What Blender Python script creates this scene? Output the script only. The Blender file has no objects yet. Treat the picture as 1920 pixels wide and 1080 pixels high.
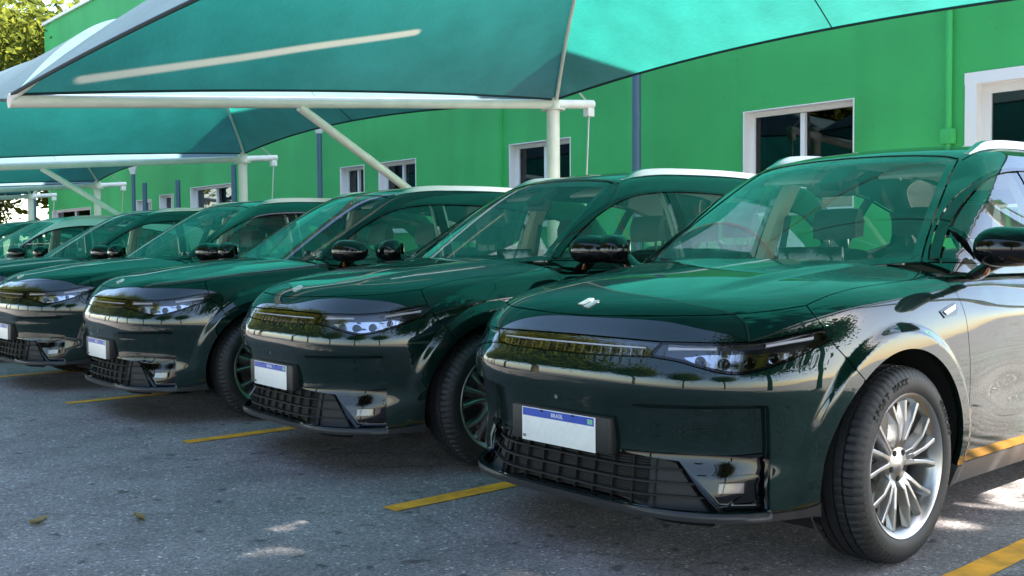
import bpy, bmesh, math, random
import numpy as np
from mathutils import Vector, Matrix, geometry
random.seed(7); rng = np.random.default_rng(7)
scene = bpy.context.scene
COL = scene.collection
RAD = math.radians

# ------------------------------------------------------------------ camera
CAM = np.array([2.793, -3.565, 1.178]); YAW, PITCH, ROLL, FPX = RAD(41.25), RAD(2.173), RAD(-0.382), 1912.8
def cam_axes():
    f = np.array([-math.cos(YAW)*math.cos(PITCH), math.sin(YAW)*math.cos(PITCH), -math.sin(PITCH)])
    r = np.cross(f, [0, 0, 1]); r /= np.linalg.norm(r); u = np.cross(r, f)
    c, s = math.cos(ROLL), math.sin(ROLL)
    return c*r+s*u, -s*r+c*u, f
CR, CU, CF = cam_axes()
cd = bpy.data.cameras.new('camera'); cam = bpy.data.objects.new('camera', cd); COL.objects.link(cam)
cd.sensor_width = 36; cd.lens = 36*FPX/1920; cd.clip_start = .05; cd.clip_end = 2000
M = Matrix((list(CR), list(CU), list(-CF))).transposed().to_4x4(); M.translation = Vector(CAM)
cam.matrix_world = M; scene.camera = cam
def pix_dir(px, py): return CF + CR*(px-960)/FPX + CU*(540-py)/FPX
def hit(px, py, ax, v):
    d = pix_dir(px, py); return CAM + d*((v-CAM[ax])/d[ax])

# ------------------------------------------------------------------ light
SUN_AZ, SUN_EL = RAD(28), RAD(38)           # azimuth from +X toward +Y
world = bpy.data.worlds.new('World'); scene.world = world; world.use_nodes = True
wn = world.node_tree; sky = wn.nodes.new('ShaderNodeTexSky'); sky.sky_type = 'NISHITA'; sky.sun_disc = False
sky.sun_elevation = SUN_EL; sky.sun_rotation = RAD(90)-SUN_AZ
bg = wn.nodes['Background']; wn.links.new(sky.outputs[0], bg.inputs[0]); bg.inputs[1].default_value = .095
sl = bpy.data.lights.new('sun', 'SUN'); sl.energy = 5.0; sl.angle = RAD(.55); sl.color = (1, .95, .86)
so = bpy.data.objects.new('sun', sl); COL.objects.link(so)
sdir = Vector((math.cos(SUN_EL)*math.cos(SUN_AZ), math.cos(SUN_EL)*math.sin(SUN_AZ), math.sin(SUN_EL)))
so.rotation_euler = (-sdir).to_track_quat('-Z', 'Y').to_euler(); so.location = (20, 15, 30)
vs = scene.view_settings; vs.view_transform = 'Standard'; vs.look = 'None'; vs.exposure = 2.85; vs.gamma = 1
scene.render.resolution_x, scene.render.resolution_y = 1024, 576

# ------------------------------------------------------------------ materials
MATS = {}
def mat(name, col, rough=.5, metal=0, coat=0, spec=.5, noise=None, bump=None, emit=None, **kw):
    if name in MATS: return MATS[name]
    m = bpy.data.materials.new(name); m.use_nodes = True; nt = m.node_tree; b = nt.nodes['Principled BSDF']
    b.inputs['Base Color'].default_value = (*col, 1); b.inputs['Roughness'].default_value = rough
    b.inputs['Metallic'].default_value = metal; b.inputs['Coat Weight'].default_value = coat
    b.inputs['Coat Roughness'].default_value = kw.get('coat_rough', .02); b.inputs['Specular IOR Level'].default_value = spec
    if noise:                                   # (scale, amount) value variation in object space
        tc = nt.nodes.new('ShaderNodeTexCoord'); n = nt.nodes.new('ShaderNodeTexNoise')
        n.inputs['Scale'].default_value = noise[0]; n.inputs['Detail'].default_value = 6
        nt.links.new(tc.outputs['Object'], n.inputs[0])
        r = nt.nodes.new('ShaderNodeMapRange'); r.inputs[1].default_value = .3; r.inputs[2].default_value = .7
        r.inputs[3].default_value = 1-noise[1]; r.inputs[4].default_value = 1+noise[1]
        nt.links.new(n.outputs[0], r.inputs[0])
        mx = nt.nodes.new('ShaderNodeMix'); mx.data_type = 'RGBA'; mx.blend_type = 'MULTIPLY'; mx.inputs[0].default_value = 1
        mx.inputs[6].default_value = (*col, 1); nt.links.new(r.outputs[0], mx.inputs[7])
        nt.links.new(mx.outputs[2], b.inputs['Base Color'])
    if bump:                                    # (scale, strength, distance)
        tc = nt.nodes.new('ShaderNodeTexCoord'); n = nt.nodes.new('ShaderNodeTexNoise')
        n.inputs['Scale'].default_value = bump[0]; n.inputs['Detail'].default_value = 4
        nt.links.new(tc.outputs['Object'], n.inputs[0])
        bp = nt.nodes.new('ShaderNodeBump'); bp.inputs['Strength'].default_value = bump[1]; bp.inputs['Distance'].default_value = bump[2]
        nt.links.new(n.outputs[0], bp.inputs['Height']); nt.links.new(bp.outputs[0], b.inputs['Normal'])
    if emit: b.inputs['Emission Color'].default_value = (*emit[:3], 1); b.inputs['Emission Strength'].default_value = emit[3]
    MATS[name] = m; return m
def glass_mat(name, tint, ior=1.5, rough=0.0):
    m = bpy.data.materials.new(name); m.use_nodes = True; nt = m.node_tree; nt.nodes.clear()
    o = nt.nodes.new('ShaderNodeOutputMaterial'); mx = nt.nodes.new('ShaderNodeMixShader')
    t = nt.nodes.new('ShaderNodeBsdfTransparent'); t.inputs[0].default_value = (*tint, 1)
    g = nt.nodes.new('ShaderNodeBsdfGlossy'); g.inputs['Roughness'].default_value = rough; g.inputs['Color'].default_value = (.95, .97, .97, 1)
    f = nt.nodes.new('ShaderNodeFresnel'); ge = nt.nodes.new('ShaderNodeNewGeometry'); mr = nt.nodes.new('ShaderNodeMapRange')   # thin pane: same reflectance from both sides
    mr.inputs[3].default_value = ior; mr.inputs[4].default_value = 1/ior; nt.links.new(ge.outputs['Backfacing'], mr.inputs[0]); nt.links.new(mr.outputs[0], f.inputs[0])
    nt.links.new(f.outputs[0], mx.inputs[0]); nt.links.new(t.outputs[0], mx.inputs[1]); nt.links.new(g.outputs[0], mx.inputs[2])
    nt.links.new(mx.outputs[0], o.inputs[0]); MATS[name] = m; return m
def paint_mat(name, col, metal=.55):
    m = mat(name, col, rough=.38, metal=metal, coat=1, coat_rough=.012, spec=0)
    nt = m.node_tree; b = nt.nodes['Principled BSDF']; b.inputs['Coat IOR'].default_value = 1.62
    return m
PAINT = paint_mat('green_paint', (.0016, .0135, .0105), .35)
WPAINT = paint_mat('white_paint', (.72, .74, .75), 0)
GLASS = glass_mat('car_glass', (.74, .82, .79), 1.64)
WSGLASS = glass_mat('windscreen_glass', (.80, .86, .83), 1.58)
LENS = glass_mat('lens_glass', (.85, .85, .90), 1.85)
BLACKG = mat('gloss_black', (.004, .004, .005), .06, coat=1, spec=0)
BLACKP = mat('black_plastic', (.010, .010, .011), .5, noise=(40, .15))
LIPM = mat('lip_plastic', (.022, .022, .024), .42, noise=(30, .1))
GREYP = mat('grey_plastic', (.06, .06, .063), .45, noise=(30, .1))
RUBBER = mat('rubber', (.011, .011, .012), .62, noise=(25, .25))
ALLOY = mat('alloy', (.40, .395, .39), .33, 1)
ALLOYD = mat('alloy_dark', (.16, .16, .165), .35, .8)
TICK = mat('tick', (.50, .42, .30), .2, 1)  # gold colour of the reflections modelled in the light bar
GRILLE = mat('grille_black', (.004, .004, .0045), .75)
BADGE = mat('badge', (.75, .75, .76), .25, .35)
CHROME = mat('chrome', (.72, .72, .72), .08, 1)
RAILM = mat('rail_silver', (.33, .33, .325), .32, 1)
SEAT = mat('seat_leather', (.018, .020, .021), .5, bump=(60, .15, .01))
TRIM = mat('cabin_trim', (.02, .021, .022), .65)
BEIGE = mat('beige_trim', (.55, .50, .40), .7)
LINER = mat('headliner', (.42, .42, .40), .9)
DARK = mat('dark_void', (.004, .004, .004), .9)
PLATEW = mat('plate_white', (.78, .78, .74), .35, noise=(60, .05))
PLATEB = mat('plate_blue', (.02, .07, .42), .35)
PLATEG = mat('plate_green', (.2, .5, .3), .4)
WHITET = mat('white_text', (.8, .8, .8), .4)
ORANGE = mat('indicator', (.22, .07, .015), .25)
LAMPIN = mat('lamp_inner', (.012, .012, .018), .2, .3)
DISC = mat('brake_disc', (.32, .31, .30), .35, 1)

# ------------------------------------------------------------------ objects
def tag(o, label=None, cat=None, group=None, kind=None):
    if label: o['label'] = label
    if cat: o['category'] = cat
    if group: o['group'] = group
    if kind: o['kind'] = kind
    return o
def empty(name, loc=(0, 0, 0), rz=0):
    o = bpy.data.objects.new(name, None); COL.objects.link(o); o.location = loc; o.rotation_euler = (0, 0, rz)
    o.empty_display_size = .2; return o
def link(name, me, m, parent=None):
    o = bpy.data.objects.new(name, me); COL.objects.link(o)
    if m is not None: me.materials.append(m)
    if parent is not None: o.parent = parent
    return o
def mesh(name, verts, faces, m=None, parent=None, smooth=False):
    me = bpy.data.meshes.new(name); me.from_pydata([tuple(map(float, v)) for v in verts], [], [tuple(map(int, f)) for f in faces])
    me.update()
    if smooth: me.polygons.foreach_set('use_smooth', [True]*len(me.polygons))
    return link(name, me, m, parent)
def bm_obj(name, bm, m, parent=None, smooth=False, angle=None):
    me = bpy.data.meshes.new(name); bm.to_mesh(me); bm.free()
    if smooth:
        me.polygons.foreach_set('use_smooth', [True]*len(me.polygons))
        if angle: me.set_sharp_from_angle(angle=RAD(angle))
    return link(name, me, m, parent)
def box(name, c, s, m, parent=None, bevel=0, rot=None, seg=2):
    bm = bmesh.new(); bmesh.ops.create_cube(bm, size=1); bmesh.ops.scale(bm, vec=s, verts=bm.verts)
    if bevel: bmesh.ops.bevel(bm, geom=bm.edges[:], offset=bevel, segments=seg, affect='EDGES', profile=.6)
    if rot: bmesh.ops.rotate(bm, cent=(0, 0, 0), matrix=rot, verts=bm.verts)
    bmesh.ops.translate(bm, vec=c, verts=bm.verts)
    return bm_obj(name, bm, m, parent, smooth=bool(bevel), angle=50)
def tube_mesh(pts, r, seg=10, caps=True):
    pts = [np.array(p, float) for p in pts]; n = len(pts); rr = r if hasattr(r, '__len__') else [r]*n
    V, Fc = [], []; up = np.array([0, 0, 1.])
    for i, p in enumerate(pts):
        t = pts[min(i+1, n-1)]-pts[max(i-1, 0)]; t /= np.linalg.norm(t)
        a = np.cross(t, up)
        if np.linalg.norm(a) < .05: a = np.cross(t, [0, 1., 0])
        a /= np.linalg.norm(a); b = np.cross(a, t)
        for k in range(seg):
            an = 2*math.pi*k/seg; V.append(p+rr[i]*(math.cos(an)*a+math.sin(an)*b))
    for i in range(n-1):
        for k in range(seg):
            k2 = (k+1) % seg; Fc.append((i*seg+k, i*seg+k2, (i+1)*seg+k2, (i+1)*seg+k))
    if caps: Fc.append(tuple(range(seg))); Fc.append(tuple((n-1)*seg+k for k in reversed(range(seg))))
    return V, Fc
def tube(name, pts, r, m, parent=None, seg=10):
    V, Fc = tube_mesh(pts, r, seg); o = mesh(name, V, Fc, m, parent, True); o.data.set_sharp_from_angle(angle=RAD(50)); return o
def lathe(name, prof, m, parent=None, seg=64, axis='x', closed=False, smooth=True, angle=35, wob=None):
    """prof: list of (axial, radius)"""
    V, Fc = [], []; n = len(prof)
    for k in range(seg):
        a = 2*math.pi*k/seg
        for j, (h, r) in enumerate(prof):
            if wob: h, r = wob(k, j, h, r)
            V.append((h, r*math.cos(a), r*math.sin(a)) if axis == 'x' else (r*math.cos(a), r*math.sin(a), h))
    for k in range(seg):
        k2 = (k+1) % seg
        for j in range(n-1 if not closed else n):
            j2 = (j+1) % n; Fc.append((k*n+j, k2*n+j, k2*n+j2, k*n+j2))
    o = mesh(name, V, Fc, m, parent, smooth)
    if smooth: o.data.set_sharp_from_angle(angle=RAD(angle))
    return o
def text_mesh(name, s, size, m, parent=None, depth=.001, font_bold=False):
    cu = bpy.data.curves.new(name, 'FONT'); cu.body = s; cu.size = size; cu.align_x = 'CENTER'; cu.align_y = 'CENTER'; cu.extrude = depth; cu.resolution_u = 2
    if font_bold: cu.offset = size*.02
    t = bpy.data.objects.new(name, cu); COL.objects.link(t)
    dg = bpy.context.evaluated_depsgraph_get(); me = bpy.data.meshes.new_from_object(t.evaluated_get(dg))
    bpy.data.objects.remove(t); bpy.data.curves.remove(cu); me.name = name
    return link(name, me, m, parent)
def copy_tree(o, parent=None):
    c = o.copy(); COL.objects.link(c)
    if parent is not None: c.parent = parent; c.matrix_parent_inverse = o.matrix_parent_inverse.copy()
    for ch in list(o.children): copy_tree(ch, c)
    return c
# ------------------------------------------------------------------ car body as an implicit surface (car frame: nose -Y, left side +X, front axle y=0)
def sst(x, a, b):
    t = np.clip((x-a)/(b-a), 0, 1); return t*t*(3-2*t)
def smax(a, b, k): return (a+b+np.sqrt((a-b)**2+k*k))/2
PW = .945; YC, LF, NF = .45, 1.345, 3.4; YC2, LR, NR = 2.75, 1.06, 3.2
ZF = np.array([.15, .22, .28, .36, .46, .58, .69, .72, .80, .86, .92, .97, 1.03, 1.2]); OFF_F = np.array([-.03, -.02, -.012, -.022, -.040, -.022, -.004, -.006, -.034, -.058, -.098, -.145, -.225, -.5])
ZS = np.array([.15, .25, .40, .55, .70, .83, .95, 1.03, 1.10, 1.2]); OFF_S = np.array([-.09, -.055, -.018, -.004, 0, -.004, -.020, -.040, -.068, -.125])
HY = np.array([-1.0, -.75, -.6, -.4, 0, .3, .6, 1.0, 2, 4]); HZ = np.array([.975, 1.01, 1.03, 1.055, 1.098, 1.125, 1.148, 1.16, 1.16, 1.16])
def pchip(xs, ys):
    """smooth monotone interpolation table"""
    xs = np.asarray(xs, float); ys = np.asarray(ys, float); h = np.diff(xs); d = np.diff(ys)/h
    m = np.zeros(len(xs)); m[0], m[-1] = d[0], d[-1]
    for i in range(1, len(xs)-1):
        if d[i-1]*d[i] > 0:
            w1, w2 = 2*h[i]+h[i-1], h[i]+2*h[i-1]; m[i] = (w1+w2)/(w1/d[i-1]+w2/d[i])
    def f(x):
        x = np.clip(x, xs[0], xs[-1]); i = np.clip(np.searchsorted(xs, x)-1, 0, len(xs)-2); t = (x-xs[i])/h[i]
        return ((1+2*t)*(1-t)**2*ys[i]+t*(1-t)**2*h[i]*m[i]+t*t*(3-2*t)*ys[i+1]+t*t*(t-1)*h[i]*m[i+1])
    return f
pF, pS, pH = pchip(ZF, OFF_F), pchip(ZS, OFF_S), pchip(HY, HZ)
RW, ZW, WB = .368, .368, 2.825
ARCH = .432
REC = dict(th=.437, z1=.638, z0=.278)
def F_body(P):
    x, y, z = np.abs(P[:, 0]), P[:, 1], P[:, 2]
    df = np.maximum(YC-y, 0)/LF; dr = np.maximum(y-YC2, 0)/LR
    ax = x/PW
    g = np.where(df > 0, (ax**NF+df**NF+1e-12)**(1/NF), np.where(dr > 0, (ax**NR+dr**NR+1e-12)**(1/NR), ax))-1
    ang = np.arctan2(df*LF, x+1e-9)                         # 0 = side, pi/2 = nose
    w = sst(ang, .62, 1.15)
    side = pS(z)
    # door section: slight hollow low on the doors, shoulder crease
    dw = sst(y, .5, .9)*(1-sst(y, 2.0, 2.4)); side = side-dw*.012*np.exp(-((z-.56)/.11)**2)
    side = side+.007*np.exp(-((z-.905)/.05)**2)*sst(y, .2, .9)
    # arch flares
    for yc in (0, WB):
        r = np.hypot(y-yc, z-ZW); side = side+.020*(1-sst(r, .490, .532))*(1-w)*sst(z, .15, .3)
    a = PW*g-(1-w)*side-w*pF(z)*.74
    # front air-curtain recess
    th = np.arctan2(x, 1-y)
    rec = (1-sst(th, REC['th']-.009, REC['th']+.006))*sst(th, .14, .33)*(1-sst(z, REC['z1']-.016-.05*(REC['th']-th), REC['z1']+.006-.05*(REC['th']-th)))*sst(z, REC['z0']-.02, REC['z0'])*(y < 0)
    a = a+.040*rec
    hood = pH(y)-.045*(x/.8)**2.4-.5*np.maximum(x-.8, 0)**2
    hood = hood+.012*sst(x, .60-.18*(y < -9), .40)*sst(y, -.75, -.2)*0
    # hood power folds
    xl = .40+.16*np.clip((y+.6)/1.1, 0, 1); hood = hood+.013*(1-sst(x, xl-.035, xl+.05))*sst(y, -.70, -.25)*(1-sst(y, .28, .42))
    b = z-hood
    k = .05+.05*sst(y, -.9, -.3)
    return smax(a, b, k)
def F_green(P):
    x, y, z = np.abs(P[:, 0]), P[:, 1], P[:, 2]
    q = z-1.1
    s = x-(.872-.27*q-.32*q*q-.10*np.maximum(y-2.6, 0)**1.5)
    s = s/1.08
    ws = (.27+(z-1.12)*1.66-.22*(z-1.12)*(1.62-z)+.40*x*x-y)*.52
    rf = z-(pR(y)-.030*(x/.6)**2.2)
    rr = (y-(3.74-(z-1.05)*.62-.10*x*x))*.85
    return smax(smax(smax(s, ws, .035), rf, .055), rr, .06)
pR = pchip([.5, 1.0, 1.3, 1.7, 2.2, 3.0, 3.7, 4.2], [1.55, 1.628, 1.675, 1.712, 1.722, 1.69, 1.61, 1.5])
def grad(F, P, e=1.2e-3):
    g = np.stack([F(P+np.array(d)*e)-F(P-np.array(d)*e) for d in ((1, 0, 0), (0, 1, 0), (0, 0, 1))], -1)
    return g/np.maximum(np.linalg.norm(g, axis=1, keepdims=True), 1e-9)
def march(F, O, D, T, n=72):
    """first crossing of F=0 along each ray"""
    N = len(O); ts = np.linspace(0, T, n); lo = np.zeros(N); hi = np.full(N, np.nan); done = np.zeros(N, bool)
    for i in range(1, n):
        idx = np.where(~done)[0]
        if len(idx) == 0: break
        v = F(O[idx]+D[idx]*ts[i]); c = v <= 0
        lo[idx[c]] = ts[i-1]; hi[idx[c]] = ts[i]; done[idx[c]] = True
    hi = np.where(np.isnan(hi), T, hi); lo = np.where(done, lo, T-1e-4)
    for _ in range(22):
        m = (lo+hi)/2; c = F(O+D*m[:, None]) <= 0; hi = np.where(c, m, hi); lo = np.where(c, lo, m)
    return O+D*((lo+hi)/2)[:, None], done
class View:
    def __init__(s, kind): s.k = kind; s.a = RAD(48)
    def rays(s, U):
        u, v = U[:, 0], U[:, 1]; o = np.ones_like(u)
        if s.k == 'side': return np.stack([1.3*o, u, v], -1), np.stack([-o, 0*o, 0*o], -1), 1.2
        if s.k == 'obl':
            d = np.array([-math.cos(.6), 0, -math.sin(.6)]); e = np.array([-math.sin(.6), 0, math.cos(.6)])
            return u[:, None]*np.array([0, 1., 0])+v[:, None]*e-d*2.0, np.tile(d, (len(u), 1)), 1.9
        if s.k == 'front': return np.stack([u, -1.4*o, v], -1), np.stack([0*o, o, 0*o], -1), 3.2
        if s.k == 'rear': return np.stack([u, 4.4*o, v], -1), np.stack([0*o, -o, 0*o], -1), 2.2
        if s.k == 'top': return np.stack([u, v, 2*o], -1), np.stack([0*o, 0*o, -o], -1), 1.5
        if s.k == 'tilt':
            d = np.array([0, math.sin(s.a), -math.cos(s.a)]); e = np.array([0, math.cos(s.a), math.sin(s.a)])
            return u[:, None]*np.array([1., 0, 0])+v[:, None]*e-d*1.2, np.tile(d, (len(u), 1)), 2.4
        if s.k == 'wrap':
            d = np.stack([-np.sin(u), np.cos(u), 0*o], -1); return np.stack([2.3*np.sin(u), 1-2.3*np.cos(u), v], -1), d, 2.0
    def to2(s, P):
        if s.k == 'side': return P[:, 1:3]
        if s.k in ('front', 'rear'): return P[:, [0, 2]]
        if s.k == 'top': return P[:, :2]
        if s.k == 'obl': return np.stack([P[:, 1], -P[:, 0]*math.sin(.6)+P[:, 2]*math.cos(.6)], -1)
        if s.k == 'tilt': return np.stack([P[:, 0], P[:, 1]*math.cos(s.a)+P[:, 2]*math.sin(s.a)], -1)
        if s.k == 'wrap': return np.stack([np.arctan2(P[:, 0], 1-P[:, 1]), P[:, 2]], -1)
    @property
    def sc(s): return np.array([1.65, 1.]) if s.k == 'wrap' else np.array([1., 1.])
VS, VF, VT, VTI, VW, VR, VO = (View(k) for k in ('side', 'front', 'top', 'tilt', 'wrap', 'rear', 'obl'))
def catmull(P, step=.02, closed=False):
    P = np.asarray(P, float); n = len(P); out = []
    if n == 2: m = max(1, int(np.ceil(np.linalg.norm(P[1]-P[0])/step))); return P[0]+(P[1]-P[0])*np.linspace(0, 1, m+1)[:, None]
    rngi = range(n if closed else n-1)
    for i in rngi:
        p1, p2 = P[i], P[(i+1) % n]
        p0 = P[(i-1) % n] if (closed or i > 0) else 2*p1-p2
        p3 = P[(i+2) % n] if (closed or i+2 < n) else 2*p2-p1
        m = max(1, int(np.ceil(np.linalg.norm(p2-p1)/step)))
        t = np.linspace(0, 1, m, endpoint=False)[:, None]
        out.append(.5*((2*p1)+(-p0+p2)*t+(2*p0-5*p1+4*p2-p3)*t*t+(-p0+3*p1-3*p2+p3)*t**3))
    if not closed: out.append(P[-1:])
    return np.concatenate(out)
def cast(px, F, org=(0, 0)):
    px = np.asarray(px, float); O = np.tile(CAM-np.array([org[0], org[1], 0]), (len(px), 1))
    D = np.array([pix_dir(*q) for q in px]); P, ok = march(F, O, D, 9.0, 700)
    if not ok.all(): print('cast miss', px[~ok])
    return P
def on(F, view, pts):
    O, D, T = view.rays(np.asarray(pts, float)); P, ok = march(F, O, D, T)
    if not ok.all(): print('project miss', view.k, np.asarray(pts)[~ok][:4])
    return P
def line(F, view, pts, step=.02):
    """2D points in a view -> dense 3D curve on the surface"""
    return on(F, view, catmull(np.asarray(pts, float)*view.sc, step)/view.sc)
def mirror(P): return np.asarray(P)*np.array([-1, 1, 1])
def inpoly(pts, loops):
    c = np.zeros(len(pts), bool)
    for L in loops:
        a = L; b = np.roll(L, -1, 0)
        for (x1, y1), (x2, y2) in zip(a, b):
            if y1 == y2: continue
            k = ((y1 > pts[:, 1]) != (y2 > pts[:, 1])) & (pts[:, 0] < (x2-x1)*(pts[:, 1]-y1)/(y2-y1)+x1); c ^= k
    return c
def segdist(p, loops):
    d = np.full(len(p), 1e9)
    for L in loops:
        b = np.roll(L, -1, 0)
        for i in range(0, len(L)):
            ab = b[i]-L[i]; t = np.clip(((p-L[i])@ab)/max(ab@ab, 1e-12), 0, 1); d = np.minimum(d, np.hypot(*(p-L[i]-t[:, None]*ab).T))
    return d
def clean(L, tol=.0015):
    out = [L[0]]
    for q in L[1:]:
        if np.hypot(*(q-out[-1])) > tol: out.append(q)
    if np.hypot(*(out[0]-out[-1])) < tol: out.pop()
    return np.array(out)
def inset_loop(L, d):
    """move every vertex of a 2D loop toward the material side by d (positive = shrink for CCW)"""
    a = np.roll(L, 1, 0); b = np.roll(L, -1, 0); t = b-a; t /= np.maximum(np.linalg.norm(t, axis=1, keepdims=True), 1e-9)
    area = .5*np.sum(L[:, 0]*b[:, 1]-b[:, 0]*L[:, 1]); s = 1 if area > 0 else -1
    return L+d*s*np.stack([-t[:, 1], t[:, 0]], -1)
def panel(name, F, view, loops3, m, parent, grid=.022, gap=.0022, thick=.014, off=0., disp=None, mirrored=False, is2d=False, extra=None):
    """panel of the surface F bounded by 3D loops (first outer, then holes)"""
    sc = view.sc; L2 = []
    for i, L in enumerate(loops3):
        L = np.asarray(L, float); q = (L if is2d else view.to2(L))*sc; q = clean(q)
        if gap: q = inset_loop(q, gap if i == 0 else -gap)
        L2.append(q)
    lo = L2[0].min(0); hi = L2[0].max(0)
    nx, ny = int((hi[0]-lo[0])/grid)+2, int((hi[1]-lo[1])/(grid*.87))+2
    gx, gy = np.meshgrid(np.arange(nx), np.arange(ny)); G = np.stack([lo[0]+(gx+.5*(gy % 2))*grid, lo[1]+gy*grid*.87], -1).reshape(-1, 2)
    G = G[inpoly(G, L2)]
    if len(G): G = G[segdist(G, L2) > grid*.45]
    if extra is not None:                           # rows of points that follow a crease, so that triangles line up with it
        X = np.asarray(extra, float)*sc; X = X[inpoly(X, L2)]; X = X[segdist(X, L2) > .004]
        lo_, cell = lo-1, grid*.55; key = set(map(tuple, np.floor((X-lo_)/cell).astype(int)))
        kk = np.floor((G-lo_)/cell).astype(int); keep = np.array([not any((a+i, b+j) in key for i in (-1, 0, 1) for j in (-1, 0, 1)) for a, b in kk]); G = np.concatenate([G[keep], X])
    V = [Vector(q) for L in L2 for q in L]; E = []; s0 = 0
    for L in L2:
        n = len(L); E += [(s0+i, s0+(i+1) % n) for i in range(n)]; s0 += n
    nb = s0; V += [Vector(q) for q in G]
    vo, eo, fo, *_ = geometry.delaunay_2d_cdt(V, E, [], 0, 1e-7)
    U = np.array([tuple(v) for v in vo]); T = np.array([f for f in fo if len(f) == 3])
    T = T[inpoly(U[T].mean(1), L2)]
    used = np.unique(T); rm = -np.ones(len(U), int); rm[used] = np.arange(len(used)); U = U[used]; T = rm[T]
    P = on(F, view, U/sc); N = grad(F, P)
    if disp is not None:
        P = P-N*disp(P)[:, None]
    P = P+N*off
    tn = np.cross(P[T[:, 1]]-P[T[:, 0]], P[T[:, 2]]-P[T[:, 0]]); flip = (tn*N[T].mean(1)).sum(1) < 0; T[flip] = T[flip][:, ::-1]
    if thick:
        ed = {}
        for a, b, c in T:
            for e in ((a, b), (b, c), (c, a)): ed[e] = 1
        bd = [e for e in ed if (e[1], e[0]) not in ed]
        bv = sorted({v for e in bd for v in e}); id1 = {v: len(P)+i for i, v in enumerate(bv)}; id2 = {v: len(P)+len(bv)+i for i, v in enumerate(bv)}
        nx_ = {a: b for a, b in bd}; pv = {b: a for a, b in bd}
        side = []
        for v in bv:
            t = P[nx_.get(v, v)]-P[pv.get(v, v)]; s = np.cross(t, N[v]); side.append(s/max(np.linalg.norm(s), 1e-9))
        side = np.array(side); Pb = P[bv]; Nb = N[bv]
        fl = [(a, id1[a], id1[b], b) for a, b in bd]; fl = []
        faces = [tuple(t) for t in T]
        for a, b in bd: faces.append((id1[b], id1[a], id2[a], id2[b]))
        P = np.concatenate([P, Pb, Pb-Nb*thick]); N = np.concatenate([N, side, side])
    else: faces = [tuple(t) for t in T]
    outs = []
    for mir in ([False, True] if mirrored else [False]):
        Q, NN, FF = (P, N, faces) if not mir else (mirror(P), mirror(N), [tuple(reversed(f)) for f in faces])
        me = bpy.data.meshes.new(name); me.from_pydata(Q.tolist(), [], [tuple(map(int, f)) for f in FF]); me.update()
        me.polygons.foreach_set('use_smooth', [True]*len(me.polygons)); me.normals_split_custom_set_from_vertices(NN.tolist())
        outs.append(link(name, me, m, parent))
    return outs if mirrored else outs[0]
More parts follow.
